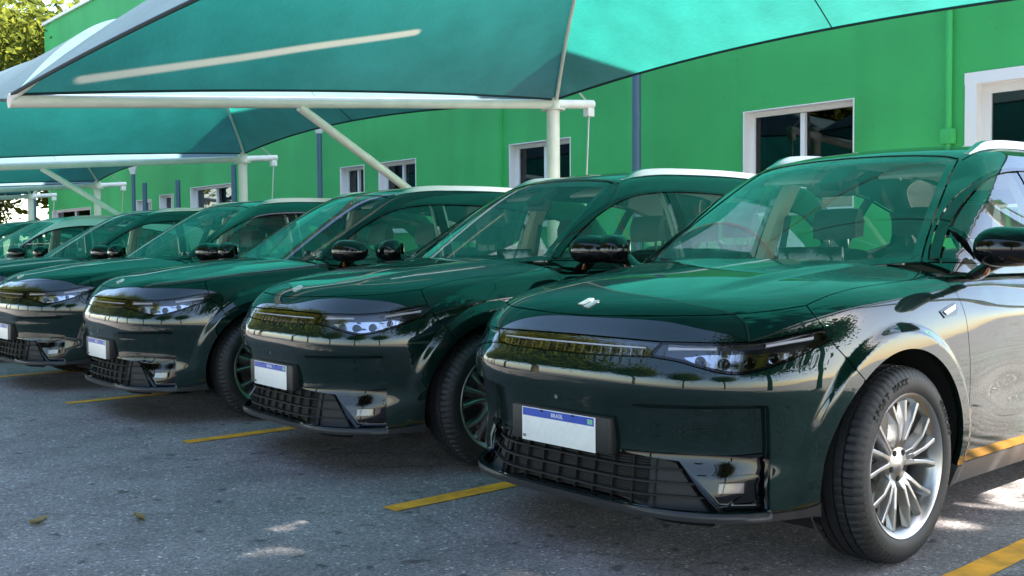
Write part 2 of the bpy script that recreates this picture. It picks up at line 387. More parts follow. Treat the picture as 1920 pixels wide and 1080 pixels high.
# ------------------------------------------------------------------ the car
CAR2 = (-2.308, .004)
def arcpts(yc, r, a0, a1, n=40):
    a = np.radians(np.linspace(a0, a1, n)); return np.stack([yc+r*np.cos(a), ZW+r*np.sin(a)], -1)
def crv(P, step=.02): return catmull(P, step)
def half_to_x0(P):
    """a traced curve running from -x to +x: keep x>=0, with a point interpolated at x=0"""
    P = P[np.argsort(P[:, 0])]; z0 = [np.interp(0, P[:, 0], P[:, i]) for i in (1, 2)]
    return np.concatenate([[[0, *z0]], P[P[:, 0] > .02]])
def sm_curve(F, view, P, step=.02):
    return line(F, view, view.to2(np.asarray(P)), step)
def build_car():
    root = empty('parked_car')
    FB, FG = F_body, F_green
    # --- traced shut lines
    hs = cast([(1009, 587), (1085, 590.5), (1161, 592), (1270, 592), (1375, 589), (1450, 582), (1512, 572.5)], FB); hs = half_to_x0(hs)
    print('hood front', hs.round(3).tolist())
    hside = on(FB, VT, [(.775, -.10), (.800, .12), (.812, .30), (.805, .40), (.775, .455)])
    hrear = on(FB, VT, [(.70, .43), (.5, .335), (.25, .262), (0, .24)])
    hoodL = np.concatenate([sm_curve(FB, VTI, hs), sm_curve(FB, VT, np.concatenate([hs[-1:], hside]))[1:], sm_curve(FB, VT, np.concatenate([hside[-1:], hrear]))[1:]])
    hood_loop = np.concatenate([hoodL, mirror(hoodL[::-1])[1:-1]])
    hood = panel('hood', FB, VTI, [hood_loop], PAINT, root, .02)
    # --- lamps and light bar
    ltop = cast([(1241.5, 640.5), (1301.7, 642), (1373.5, 642.8), (1439.8, 637.3), (1495, 625.5), (1539, 616.9), (1558.5, 618.5), (1565, 627.4)], FB)
    lbot = cast([(1565, 627.4), (1556.9, 637.3), (1522.6, 656.6), (1478.4, 677), (1434.3, 692.5), (1390, 702), (1357, 701), (1312.8, 690.5), (1268.6, 678), (1216, 669)], FB)
    btop = half_to_x0(cast([(990, 618), (1020.6, 620.6), (1119, 629.5), (1180, 635), (1241.5, 640.5)], FB)); btop[-1] = ltop[0]
    bbot = half_to_x0(cast([(1000, 654), (1048.7, 659), (1133, 666), (1216, 669)], FB)); bbot[-1] = lbot[-1]
    print('bar', btop.round(3).tolist(), bbot.round(3).tolist()); print('lamp tip', ltop[-1].round(3), lbot[4].round(3))
    T1 = sm_curve(FB, VW, btop); T2 = sm_curve(FB, VW, ltop); B2 = sm_curve(FB, VW, lbot); B1 = sm_curve(FB, VW, bbot)[::-1]
    band_half = np.concatenate([T1, T2[1:], B2[1:], B1[1:]])
    band = np.concatenate([band_half, mirror(band_half[::-1])[1:-1]])
    lampL = np.concatenate([T2, B2[1:], catmull(np.array([B2[-1], T2[0]]), .02)[1:-1]])
    barL = np.concatenate([T1, catmull(np.array([T2[0], B2[-1]]), .02)[1:-1], B1]); bar = np.concatenate([barL, mirror(barL[::-1])[1:-1]])
    lens = panel('light_bar', FB, VW, [bar], BLACKG, root, .02, .004, .02, off=-.016)
    zt = lambda t: np.interp(abs(t), *np.sort(VW.to2(np.concatenate([T1])), axis=0).T) if False else np.interp(abs(t), VW.to2(T1)[:, 0], VW.to2(T1)[:, 1])
    zb_ = lambda t: np.interp(abs(t), VW.to2(B1[::-1])[:, 0], VW.to2(B1[::-1])[:, 1])
    for t in np.linspace(-.2, .2, 17):
        a_, c_ = zt(t), zb_(t); q = np.array([(t-.0012, c_+.006), (t+.0012, c_+.006), (t+.0012, c_+.55*(a_-c_)), (t-.0012, c_+.55*(a_-c_))])
        panel('reflection_tick', FB, VW, [q], TICK, lens, .03, 0, .006, off=-.006, is2d=True)  # solid gold ticks stand for reflections of posts across the lot
    tt = np.linspace(-.205, .205, 41); q = np.concatenate([np.stack([tt, [zb_(t)+.55*(zt(t)-zb_(t)) for t in tt]], -1), np.stack([tt[::-1], [zb_(t)+.62*(zt(t)-zb_(t)) for t in tt[::-1]]], -1)])
    panel('light_guide', FB, VW, [q], mat('drl', (.75, .75, .78), .15), lens, .03, 0, .006, off=-.007, is2d=True)
    panel('lens', FB, VW, [bar], LENS, lens, .02, .004, 0)
    for mir in (0, 1):
        L = mirror(lampL) if mir else lampL
        h = panel('headlight', FB, VW, [L], LAMPIN, root, .018, .004, .01, off=-.035)
        panel('headlight_rim', FB, VW, [L, view_shrink(VW, L, .012)], BLACKG, h, .02, .002, .04)
        panel('lens', FB, VW, [L], LENS, h, .02, .006, .0, off=-.001)
        sg = -1 if mir else 1
        # daytime strips and projector modules behind the lens
        for th0, th1, z0, z1 in ((.250, .345, .828, .834), (.435, .525, .842, .864)):
            panel('daytime_strip', FB, VW, [np.array([(sg*th0, z0), (sg*th1, z1), (sg*th1, z1+.010), (sg*th0, z0+.009)])], MATS.get('drl') or mat('drl', (.75, .75, .78), .15, emit=(1, 1, 1, .0)), h, .03, 0, .012, off=-.022, is2d=True)
        q = catmull([(.285, .805), (.32, .784), (.37, .764), (.43, .772), (.49, .806), (.47, .822), (.40, .818), (.34, .818)], .02, True)*np.array([sg, 1])
        panel('reflector', FB, VW, [q], CHROME, h, .007, 0, .004, off=-.026, is2d=True, disp=lambda P: .007*np.sin(VW.to2(P)[:, 0]*95+P[:, 2]*60)+.005*np.sin(P[:, 2]*210))
        for th, z, s in ((.318, .793, .022), (.362, .785, .025), (.408, .788, .025), (.452, .806, .019)):
            c = on(FB, VW, [(sg*th, z)])[0]; n = grad(FB, c[None])[0]
            V, Fc = tube_mesh([c-n*.036, c-n*.014, c-n*.012], [s, s*.8, s*.55], 14); mesh('projector', V, Fc, BLACKG, h, True)
    # --- bumper
    tip = ltop[-1]; sh1 = cast([(1563, 645), (1590, 675), (1622, 712)], FB)
    shutU = sm_curve(FB, VW, np.concatenate([hs[-1:], cast([(1530, 595), (1545, 616)], FB)]))
    a_sh = math.degrees(math.atan2(sh1[-1][2]-ZW, sh1[-1][1])); print('arch shut angle', a_sh, sh1[-1])
    aF = sm_curve(FB, VS, on(FB, VS, arcpts(0, ARCH, a_sh, 191)), .015)
    zl = [(0, .262), (.15, .262), (.30, .261), (.42, .262), (.50, .270), (.58, .290)]
    lipc = line(FB, VW, zl)
    iend = np.argmin(np.hypot(aF[:, 1]-lipc[-1][1], aF[:, 2]-.30)); 
    end = aF[-1]; lip2 = line(FB, VW, zl[:-1]+[tuple(VW.to2(end[None])[0])])
    bh = np.concatenate([sm_curve(FB, VW, hs), shutU[1:], catmull(np.array([shutU[-1], sh1[0]]), .02)[1:], sm_curve(FB, VW, sh1)[1:], aF[1:], lip2[::-1][1:]])
    bloop = np.concatenate([bh, mirror(bh[::-1])[1:-1]])
    # lower opening: grille in the middle, lamp housings at the ends (theta, z)
    gt = [(0, .442), (.08, .442), (.155, .440)]                                # grille top edge
    ft = [(.155, .452), (.26, .449), (.35, .449), (.425, .462)]                # top of the lamp housing
    fr = [(.4315, .44), (.4325, .275)]
    bt = [(0, .270), (.15, .269), (.30, .268), (.4325, .271)]
    op_h = np.concatenate([catmull(gt, .015), catmull(ft, .015), fr, catmull(bt, .015)[::-1]])
    op = np.concatenate([op_h, (op_h[::-1]*np.array([-1, 1]))[1:-1]])
    op3 = on(FB, VW, op)
    ex = []
    for sg in (1, -1):
        for dt in np.linspace(-.012, .009, 8):
            zz_ = np.arange(.24, REC['z1']-.018, .007); ex += [(sg*(REC['th']+dt), z_) for z_ in zz_]
        for dz_ in np.linspace(-.020, .010, 9):
            th_ = np.arange(.15, REC['th']-.013, .006); ex += [(sg*t_, REC['z1']+dz_-.05*(REC['th']-t_)) for t_ in th_]
    bumper = panel('front_bumper', FB, VW, [bloop, band, op3], PAINT, root, .0125, .002, .02, extra=ex)
    # lower lip of grey plastic
    zb = [(0, .232), (.15, .232), (.30, .231), (.42, .233), (.52, .236), (VW.to2(end[None])[0][0], .225)]
    lb = line(FB, VW, zb); lh = np.concatenate([lip2, lb[::-1]]); lloop = np.concatenate([lh, mirror(lh[::-1])])
    lip = panel('bumper_lip', FB, VW, [np.concatenate([lip2, lb[::-1], mirror(lb)[1:], mirror(lip2[::-1])[:-1]])], LIPM, root, .02, .001, .05, off=.006)
    # grille
    gdiag = [(.155, .446), (.235, .438), (.262, .424), (.345, .275)]
    gh = np.concatenate([catmull(gt, .02), catmull(gdiag, .02)[1:], catmull([(0, .266), (.15, .265), (.345, .266)], .02)[::-1]])
    gp = np.concatenate([gh, (gh[::-1]*np.array([-1, 1]))[1:-1]])
    back = panel('grille', FB, VW, [gp], DARK, root, .03, 0, 0, off=-.055, is2d=True)
    for z in (.398, .350, .304):
        e = np.interp(z, [.275, .424, .44], [.34, .262, .16]); t = np.linspace(-e, e, 41)
        q = np.concatenate([np.stack([t, 0*t+z+.0035-.02*np.abs(t)**2], -1), np.stack([t[::-1], 0*t+z-.003-.02*np.abs(t[::-1])**2], -1)])
        panel('slat', FB, VW, [q], GRILLE, back, .03, 0, .03, off=-.012, is2d=True)
    for t in np.linspace(-.225, .225, 10):
        q = np.array([(t-.0013, .270), (t+.0013, .270), (t+.0013, .437), (t-.0013, .437)]); panel('rib', FB, VW, [q], GRILLE, back, .03, 0, .02, off=-.030, is2d=True)
    for s in (-1, 1):
        q = np.array([(.212, .272), (.338, .272), (.262, .418), (.235, .430), (.212, .43)])*np.array([s, 1]); panel('flap', FB, VW, [q], MATS.get('flap') or mat('flap', (.009, .009, .010), .55), back, .03, 0, .01, off=-.034, is2d=True)
    for z in np.linspace(.275, .437, 20):
        e = np.interp(z, [.30, .385, .42], [.21, .21, .21]); q = np.array([(-e, z-.0012), (e, z-.0012), (e, z+.0012), (-e, z+.0012)])
        panel('fin', FB, VW, [catmull(q, .05, True)], MATS['flap'], back, .05, 0, .0, off=-.046, is2d=True)
    # fog lamp housings
    for s in (-1, 1):
        S = np.array([s, 1])
        q = np.concatenate([catmull(ft, .02), fr, [(.40, .268), (.352, .268), (.268, .424), (.24, .440)]])*S
        hz = panel('lamp_housing', FB, VW, [q], BLACKG, root, .010, 0, .01, off=-.030, is2d=True, disp=lambda P: .004*np.sin(P[:, 2]*150))
        q = np.concatenate([catmull([(.157, .452), (.26, .449), (.35, .449), (.425, .461)], .02), catmull([(.425, .452), (.37, .434), (.30, .424), (.24, .430), (.17, .444)], .02)])*S
        panel('blade', FB, VW, [q], BLACKG, hz, .008, 0, .06, off=.018, is2d=True, disp=lambda P: .55*np.maximum(P[:, 2]-.432, 0))
        q = catmull([(.315, .374), (.37, .382), (.415, .386), (.418, .378), (.37, .368), (.32, .366)], .01)*S; panel('fin', FB, VW, [q], BLACKG, hz, .008, 0, .04, off=-.004, is2d=True, disp=lambda P: .6*np.maximum(P[:, 2]-.372, 0))
        q = np.array([(.343, .318), (.392, .322), (.392, .358), (.345, .355)])*S; fl = panel('fog_lamp', FB, VW, [q], MATS.get('foglamp') or mat('foglamp', (.12, .11, .11), .25, .6), hz, .02, 0, .02, off=-.012, is2d=True)
        q = np.array([(.345, .321), (.390, .325), (.390, .356), (.347, .353)])*S; panel('lens', FB, VW, [q], LENS, fl, .02, 0, 0, off=-.008, is2d=True)
        q = np.array([(.355, .274), (.428, .274), (.428, .300), (.41, .318), (.40, .316), (.375, .290)])*S; panel('fin', FB, VW, [q], BLACKG, hz, .01, 0, .04, off=-.006, is2d=True, disp=lambda P: .5*np.maximum(P[:, 2]-.27, 0))
    # --- fenders, doors, sills
    dfe = [(.455, 1.105), (.485, .98), (.500, .80), (.505, .62), (.50, .45), (.478, .36), (.465, .300)]
    dl = line(FB, VS, dfe)
    zs = .300
    arc_r = on(FB, VS, arcpts(0, ARCH, a_sh, -9))
    ft_top = on(FB, VT, [(.83, .40), (.845, .44)])
    hsc = sm_curve(FB, VT, np.concatenate([hs[-1:], hside])); fend = np.concatenate([hsc, sm_curve(FB, VO, np.array([hside[-1], dl[0]]))[1:], dl[1:], line(FB, VS, [(.465, zs), (.435, zs)]), sm_curve(FB, VS, arc_r[::-1], .015)[1:], sm_curve(FB, VW, sh1)[::-1][1:], catmull(np.array([sh1[0], shutU[-1]]), .02)[1:], shutU[::-1][1:-1]])
    f3 = panel('fender', FB, VO, [fend], PAINT, root, .011, .002, .02, mirrored=True)
    belt = [(.455, 1.105), (.8, 1.10), (1.6, 1.098), (2.4, 1.105), (2.85, 1.125)]
    rar = on(FB, VS, arcpts(WB, ARCH, 180, 105)); 
    dsp = [(1.555, 1.098), (1.56, .8), (1.55, .5), (1.53, zs)]
    beltl = line(FB, VS, belt)
    d1 = np.concatenate([dl[::-1], beltl[(beltl[:, 1] > .47) & (beltl[:, 1] < 1.55)], line(FB, VS, dsp), line(FB, VS, [(1.53, zs), (.465, zs)])[1:-1]])
    fd = panel('front_door', FB, VS, [d1], PAINT, root, .022, .002, .02, mirrored=True)
    rb = on(FB, VS, arcpts(WB, ARCH, 189, 112)); rdoor_r = line(FB, VS, [tuple(VS.to2(rb[-1:])[0]), (2.60, .95), (2.56, 1.113)])
    d2 = np.concatenate([line(FB, VS, dsp)[::-1], beltl[(beltl[:, 1] > 1.57) & (beltl[:, 1] < 2.55)], rdoor_r[::-1], rb[::-1][1:], line(FB, VS, [(2.38, zs), (1.53, zs)])[:-1]])
    rd = panel('rear_door', FB, VS, [d2], PAINT, root, .022, .002, .02, mirrored=True)
    for D_, yh in ((fd, 1.36), (rd, 2.38)):
        for s, d in zip((1, -1), D_):
            c = on(FB, VS, [(yh, .93)])[0]; box('handle', (s*(c[0]+.006), yh, .93), (.022, .24, .03), PAINT, d, .009)
    rq = np.concatenate([rdoor_r, beltl[beltl[:, 1] > 2.56], line(FB, VS, [(2.85, 1.125), (3.25, 1.10), (3.5, 1.0), (3.52, .6), (3.4, .30), (3.255, .30)])[1:], on(FB, VS, arcpts(WB, ARCH, -9, 112, 50))[:-1]])
    panel('rear_fender', FB, VS, [rq], PAINT, root, .025, .002, .02, mirrored=True)
    sill = np.concatenate([line(FB, VS, [(.43, zs), (2.39, zs)]), line(FB, VS, [(2.38, .215), (.44, .215)])])
    panel('sill', FB, VS, [sill], GREYP, root, .03, .001, .04, off=.004, mirrored=True)
    # tail
    tb = on(FB, VR, [(x, z) for x, z in ((-.56, .32), (.56, .32), (.64, .6), (.64, .96), (.60, 1.06), (-.60, 1.06), (-.64, .96), (-.64, .6))])
    panel('tailgate', FB, VR, [catmull(VR.to2(tb), .03, True)], PAINT, root, .04, 0, .02, is2d=True)
    for s in (1, -1):
        q = np.array([(-.0, .83), (.68, .86), (.70, .92), (-.0, .89)])*np.array([s, 1]); panel('tail_lamp', FB, VR, [q], MATS.get('tail') or mat('tail', (.3, .01, .01), .15, coat=1), root, .03, 0, .02, off=.012, is2d=True)
    # fender vent badge
    for s in (1, -1):
        q = on(FB, VS, np.array([(.295, .925), (.43, .955), (.438, .930), (.415, .905), (.32, .898)])); 
        pv = panel('fender_vent', FB, VS, [q], BLACKG, root, .02, 0, .01, off=.004)
        if s < 0: flip_mesh(pv)
        q = on(FB, VS, np.array([(.315, .922), (.42, .945), (.41, .928), (.335, .910)])); pc = panel('trim', FB, VS, [q], CHROME, pv, .02, 0, .01, off=.009)
        if s < 0: flip_mesh(pc)
    # --- greenhouse
    win_line = cast([(1047, 470), (1075, 430), (1109, 389), (1140, 362), (1169, 345), (1213.5, 329), (1276, 321), (1330, 321)], FG, CAR2)
    print('window line', win_line.round(3).tolist())
    wl = [tuple(q) for q in VS.to2(win_line)]
    wl = [(.50, 1.112), (.60, 1.190), (.78, 1.315), (.98, 1.430), (1.18, 1.505), (1.45, 1.548), (1.8, 1.56), (2.2, 1.545), (2.6, 1.50), (2.95, 1.42)]
    top = catmull(wl, .02)
    bot = catmull([(.50, 1.112), (.8, 1.105), (1.6, 1.103), (2.4, 1.112), (2.85, 1.14), (3.10, 1.19)], .02)
    winloop = np.concatenate([top, catmull([(2.95, 1.42), (3.07, 1.31), (3.10, 1.19)], .02)[1:], bot[::-1][1:-1]])
    win3 = on(FG, VS, winloop)
    # A pillar outer line = windscreen edge (front view)
    ws_side = [(.735, 1.118), (.700, 1.20), (.655, 1.32), (.61, 1.44), (.570, 1.54), (.548, 1.594)]
    wsT = [(.548, 1.594), (.46, 1.613), (.25, 1.628), (0, 1.633)]
    wsB = [(.735, 1.118), (.5, 1.098), (.25, 1.09), (0, 1.088)]
    wsE = line(FG, VF, ws_side); wsTop = line(FG, VF, wsT); wsBot = line(FG, VF, wsB)
    wh = np.concatenate([wsBot[::-1], wsE[1:], wsTop[1:]]); wloop = np.concatenate([wh, mirror(wh[::-1])[1:-1]])
    wsg = panel('windscreen', FG, VF, [wloop], WSGLASS, root, .03, .003, 0, off=-.004)
    # black ceramic border
    inner = view_shrink(VF, wloop, .035)
    panel('border', FG, VF, [wloop, inner], MATS.get('frit') or mat('frit', (.006, .007, .008), .25), wsg, .03, .003, .0, off=-.008)
    # roof
    redge = on(FG, VT, [(.570, 1.20), (.585, 1.4), (.592, 1.8), (.588, 2.3), (.57, 2.8), (.545, 3.25), (.52, 3.42)])
    rl = sm_curve(FG, VT, np.concatenate([wsTop[:1], redge])); rrear = on(FG, VT, [(.52, 3.42), (.3, 3.45), (0, 3.46)])
    rh = np.concatenate([wsTop[::-1], rl[1:], sm_curve(FG, VT, rrear)[1:]]); rloop = np.concatenate([rh, mirror(rh[::-1])[1:-1]])
    panel('roof', FG, VT, [rloop], PAINT, root, .03, .0015, .02)
    lin = view_shrink(VT, rloop, .06); panel('headliner', FG, VT, [lin], LINER, root, .05, 0, 0, off=-.035)
    # side frame (pillars and cant rail) around the window opening
    base = on(FG, VS, [(3.42, 1.13), (2.9, 1.075), (2.4, 1.06), (1.6, 1.055), (.8, 1.06), (.52, 1.075)])
    outer = np.concatenate([wsE, rl[1:], on(FG, VS, [(3.44, 1.40), (3.50, 1.2)]), sm_curve(FG, VS, base), catmull(np.array([base[-1], wsE[0]]), .02)[1:-1]])
    frame = panel('pillar_frame', FG, VS, [outer, win3], PAINT, root, .018, .0015, .02, mirrored=True)
    for s, fr_ in zip((1, -1), frame):
        # chrome/black window surround
        wi = view_shrink(VS, win3, .016)
        t = panel('window_trim', FG, VS, [win3, wi], BLACKG, root, .012, .001, .012, off=.004)
        if s < 0: flip_mesh(t)
        # panes: quarter light, front, rear, rear quarter
        cuts = [(.0, .0), (.735, .720), (1.575, 1.60), (2.50, 2.62), (4, 4)]
        w2 = VS.to2(on(FG, VS, wi if False else VS.to2(wi)))
        for k in range(4):
            y0, y1 = cuts[k], cuts[k+1]
            pol = clip_x(clip_x(w2, y0, +1), y1, -1)
            if len(pol) < 3: continue
            g = panel('side_window', FG, VS, [pol], GLASS, root, .04, .003, 0, off=-.006, is2d=True)
            if s < 0: flip_mesh(g)
        for k, (wd) in ((1, .028), (2, .085), (3, .06)):
            ya, yb = cuts[k]; zz = np.linspace(1.09, 1.575, 14); yy = np.interp(zz, [1.1, 1.55], [ya, yb])
            pol = np.concatenate([np.stack([yy-wd/2, zz], -1), np.stack([yy+wd/2, zz], -1)[::-1]])
            zt = np.interp(yy, winloop[:len(top), 0], winloop[:len(top), 1]); pol[:, 1] = np.minimum(pol[:, 1], np.concatenate([zt, zt[::-1]])-.004)
            pp = panel('pillar', FG, VS, [clean(pol)], BLACKG, root, .04, 0, .03, off=-.002, is2d=True)
            if s < 0: flip_mesh(pp)
        if True:
            zz = np.linspace(1.0, 1.54, 10); yy = np.interp(zz, [1.1, 1.55], [1.60, 1.62])
            V = []; 
            for y_, z_ in zip(yy, zz):
                xx = .872-.27*(z_-1.1)-.32*(z_-1.1)**2-.05
                V += [(s*xx, y_-.07, z_), (s*(xx-.045), y_-.05, z_), (s*(xx-.045), y_+.05, z_), (s*xx, y_+.07, z_)]
            Fc = [(4*i+a, 4*i+(a+1) % 4, 4*i+4+(a+1) % 4, 4*i+4+a) for i in range(9) for a in range(4)]
            mesh('pillar_trim', V, Fc, BEIGE, root)
    # rear glass
    q = np.array([(-.48, 1.18), (.48, 1.18), (.44, 1.44), (-.44, 1.44)]); panel('rear_window', FG, VR, [catmull(q, .05, True)], GLASS, root, .05, 0, 0, off=.004, is2d=True)
    q2 = np.array([(-.58, 1.08), (.58, 1.08), (.53, 1.50), (-.53, 1.50)]); panel('tailgate_frame', FG, VR, [catmull(np.concatenate([q2, q2[:1]]), .05)[:-1], catmull(q, .05, True)], PAINT, root, .04, 0, .02, is2d=True)
    # roof rails
    for s in (1, -1):
        ys = np.linspace(1.28, 3.05, 30); P = on(FG, VT, np.stack([0*ys+.555, ys], -1)); hgt = .034*np.clip(np.minimum(sst(ys, 1.28, 1.46), 1-sst(ys, 2.85, 3.05)), 0, 1)
        V = []
        for p, h in zip(P, hgt):
            w = .020
            V += [(s*(p[0]-w), p[1], p[2]+h*.25-.006), (s*(p[0]-w*.7), p[1], p[2]+h+.004), (s*(p[0]+w*.7), p[1], p[2]+h+.001), (s*(p[0]+w), p[1], p[2]+h*.2-.012)]
        Fc = [(4*i+a, 4*i+(a+1) % 4, 4*i+4+(a+1) % 4, 4*i+4+a) for i in range(29) for a in range(4)]+[(0, 1, 2, 3), (119, 118, 117, 116)]
        o = mesh('roof_rail', V, Fc, RAILM, root, True); fixn(o); o.data.set_sharp_from_angle(angle=RAD(40))
    # --- mirrors
    for s in (1, -1):
        mr = mirror_cap(s); mr.parent = root
    # --- cowl, wipers
    cow = line(FB, VT, [(.77, .45), (.7, .43), (.5, .335), (.25, .262), (0, .24)]); 
    A = np.concatenate([mirror(cow), cow[::-1][1:]]); A[:, 2] -= .025; Bv = A+np.array([0, .16, .012]); n = len(A)
    mesh('cowl', np.concatenate([A, Bv]), [(i, i+1, n+i+1, n+i) for i in range(n-1)], BLACKP, root, True)
    for x0, x1 in ((.50, -.10), (-.18, -.60)):
        xs = np.linspace(x0, x1, 12); P = on(FG, VF, np.stack([xs, 1.105+.02*np.linspace(0, 1, 12)], -1)); P[:, 1] -= .012
        tube('wiper', P, .007, BLACKP, root, 6)
    # --- wheels
    for y in (0, WB):
        for s in (1, -1): wheel(root, s, y)
    # --- under-body and wheel wells
    U = mirror(lb[::-1])[:-1]; U = np.concatenate([U, lb])*np.array([.955, .955, 1]); U = np.array([q for q in U if q[1] < -.40]); U[:, 2] = .236
    V = list(U)+[(.62, -.40, .236), (-.62, -.40, .236)]; mesh('undertray', V, [tuple(range(len(V)))], DARK, root)
    box('underbody', (0, 1.42, .25), (1.06, 3.9, .10), DARK, root); box('floor_pan', (0, 1.41, .235), (1.62, 1.78, .05), DARK, root); box('engine_cover', (0, .0, .62), (.86, 1.0, .5), DARK, root)
    for y in (0, WB):
        for s in (1, -1):
            V, Fc = [], []
            an = np.radians(np.linspace(-25, 205, 24))
            for a in an:
                yy_ = y+.445*math.cos(a); zz_ = ZW+.445*math.sin(a); xo = abs(on(F_body, VS, [(yy_, max(zz_, .25))])[0][0])-.03
                for xx in (.45, xo): V.append((s*xx, yy_, zz_))
            Fc = [(2*i, 2*i+1, 2*i+3, 2*i+2) for i in range(23)]
            Fc += [tuple(2*i for i in range(24))]
            mesh('wheel_liner', V, Fc, DARK, root)
    # --- cabin
    box('floor', (0, 1.9, .40), (1.55, 3.2, .08), TRIM, root)
    V = []; prof = [(.34, .98), (.42, 1.045), (.62, 1.06), (.86, 1.045), (.97, 1.00), (.99, .90), (.93, .70), (.40, .55)]
    xs = np.linspace(-.74, .74, 13)
    for x in xs: V += [(x, y+.28*x*x, z-.04*x*x) for y, z in prof]
    k = len(prof); Fc = [(i*k+j, i*k+j+1, (i+1)*k+j+1, (i+1)*k+j) for i in range(12) for j in range(k-1)]
    o = mesh('dashboard', V, Fc, TRIM, root, True); o.data.set_sharp_from_angle(angle=RAD(40))
    box('screen', (-.02, .86, 1.08), (.36, .02, .20), BLACKG, o, .006); box('instrument_display', (.38, .80, 1.075), (.24, .03, .10), BLACKG, o, .008)
    # steering wheel (left hand drive)
    R_ = Matrix.Rotation(RAD(-62), 4, 'X'); ring = [Vector((.38, 1.08, .98))+R_ @ Vector((.185*math.cos(a), .175*math.sin(a), 0)) for a in np.linspace(0, 2*math.pi, 33)]
    sw = tube('steering_wheel', ring, .016, SEAT, root, 8); box('hub', (.38, 1.06, .98), (.20, .05, .10), TRIM, sw, .02, R_.to_3x3() @ Matrix.Rotation(RAD(90), 3, 'X'))
    for a in (0, math.pi): tube('spoke', [Vector((.38, 1.07, .98)), Vector((.38, 1.08, .98))+R_ @ Vector((.18*math.cos(a), .175*math.sin(a), 0))], .014, TRIM, sw, 6)
    for x in (.38, -.38):
        seat('front_seat', (x, 1.42, .0), root)
    seat('rear_seat', (.40, 2.36, .03), root); seat('rear_seat', (-.40, 2.36, .03), root); seat('rear_seat', (0, 2.38, .0), root)
    box('parcel_shelf', (0, 3.15, 1.0), (1.3, .6, .04), TRIM, root)
    for s in (1, -1):
        box('door_trim', (s*.80, 1.55, .82), (.05, 2.2, .50), TRIM, root, .02)
        V = [(s*.62, 1.60, 1.36), (s*.66, 1.60, 1.36), (s*.77, 1.56, .75), (s*.72, 1.56, .75)]
        V += [(a, b+.006, c) for a, b, c in V]
        mesh('seat_belt', V, [(0, 1, 2, 3), (4, 5, 6, 7), (0, 1, 5, 4), (2, 3, 7, 6)], TRIM, root)
        # sun visor
        box('sun_visor', (s*.34, 1.27, 1.55), (.38, .16, .02), LINER, root, .008, Matrix.Rotation(RAD(20), 3, 'X'))
    box('interior_mirror', (0, 1.06, 1.47), (.24, .035, .075), BLACKP, root, .015); box('sensor_housing', (0, 1.08, 1.525), (.12, .20, .05), BLACKP, root, .012, Matrix.Rotation(RAD(28), 3, 'X'))
    # --- emblem, plate
    em = cast([(1105, 568)], FB)[0]; em = on(FB, VTI, VTI.to2(np.array([[0, em[1], em[2]]])))[0]; print('emblem', em)
    emroot = None
    for k in (-1, 1):
        q = np.array([(-.022, -.012), (.006, -.024), (.022, .012), (-.006, .024)])+np.array([k*.020, k*.006]); q = np.array([(-.018, -.020), (.004, -.020), (.020, .020), (-.002, .020)])+np.array([k*.0165, -.006*k])
        t0 = VTI.to2(em[None])[0]; pe = panel('emblem', FB, VTI, [q*np.array([1.25, 1.1])+t0], BADGE, root, .02, 0, .006, off=.005, is2d=True)
    pb = box('plate_holder', (0, -.862, .497), (.53, .05, .135), BLACKP, root, .008)
    pl = box('number_plate', (0, -.8895, .494), (.400, .004, .130), PLATEW, root, .0015)
    box('blue_band', (0, -.8922, .494+.0475), (.388, .001, .030), PLATEB, pl)
    t = text_mesh('country_name', 'BRASIL', .022, WHITET, pl, .0004); t.matrix_local = Matrix.Translation((0, -.8932, .541)) @ Matrix.Rotation(RAD(90), 4, 'X')
    box('flag', (.175, -.8932, .541), (.026, .0008, .018), PLATEG, pl)
    t = text_mesh('country_code', 'BR', .016, BLACKP, pl, .0004); t.matrix_local = Matrix.Translation((-.184, -.8925, .446)) @ Matrix.Rotation(RAD(90), 4, 'X')
    for x in (-.085, .085): box('screw', (x, -.893, .553), (.014, .002, .008), DARK, pl, .001)
    pr = on(FB, VF, [(-.02, .615)])[0]; V, Fc = tube_mesh([pr+np.array([0, .01, 0]), pr-np.array([0, .002, 0])], .009, 12); mesh('parking_sensor', V, Fc, mat('sensor', (.10, .13, .12), .3), root, True)
    return root
def flip_mesh(o):
    me = o.data; n = len(me.vertices); co = np.empty(n*3); me.vertices.foreach_get('co', co); co = co.reshape(-1, 3)
    nl = np.empty(len(me.corner_normals)*3); me.corner_normals.foreach_get('vector', nl); nl = nl.reshape(-1, 3)
    nv = np.zeros((n, 3)); li = np.empty(len(me.loops), int); me.loops.foreach_get('vertex_index', li); nv[li] = nl
    faces = [tuple(reversed(p.vertices)) for p in me.polygons]; co[:, 0] *= -1; nv[:, 0] *= -1; mt = me.materials[0]
    m2 = bpy.data.meshes.new(me.name); m2.from_pydata(co.tolist(), [], faces); m2.update(); m2.polygons.foreach_set('use_smooth', [True]*len(faces))
    m2.normals_split_custom_set_from_vertices(nv.tolist()); m2.materials.append(mt); o.data = m2; bpy.data.meshes.remove(me)
def fixn(o):
    bm = bmesh.new(); bm.from_mesh(o.data); bmesh.ops.recalc_face_normals(bm, faces=bm.faces); bm.to_mesh(o.data); bm.free()
def view_shrink(view, L, d):
    """3D loop (any) -> 2D loop shrunk by d, returned as pseudo-3D points that map back to it"""
    q = clean(view.to2(np.asarray(L))*view.sc); q = inset_loop(q, d)/view.sc
    return back3(view, q)
def back3(view, q):
    u, v = q[:, 0], q[:, 1]; z = np.zeros_like(u)
    if view.k == 'side': return np.stack([z, u, v], -1)
    if view.k in ('front', 'rear'): return np.stack([u, z, v], -1)
    if view.k == 'top': return np.stack([u, v, z], -1)
    if view.k == 'tilt': return np.stack([u, v*math.cos(view.a), v*math.sin(view.a)], -1)
    if view.k == 'wrap': return np.stack([np.sin(u), 1-np.cos(u), v], -1)
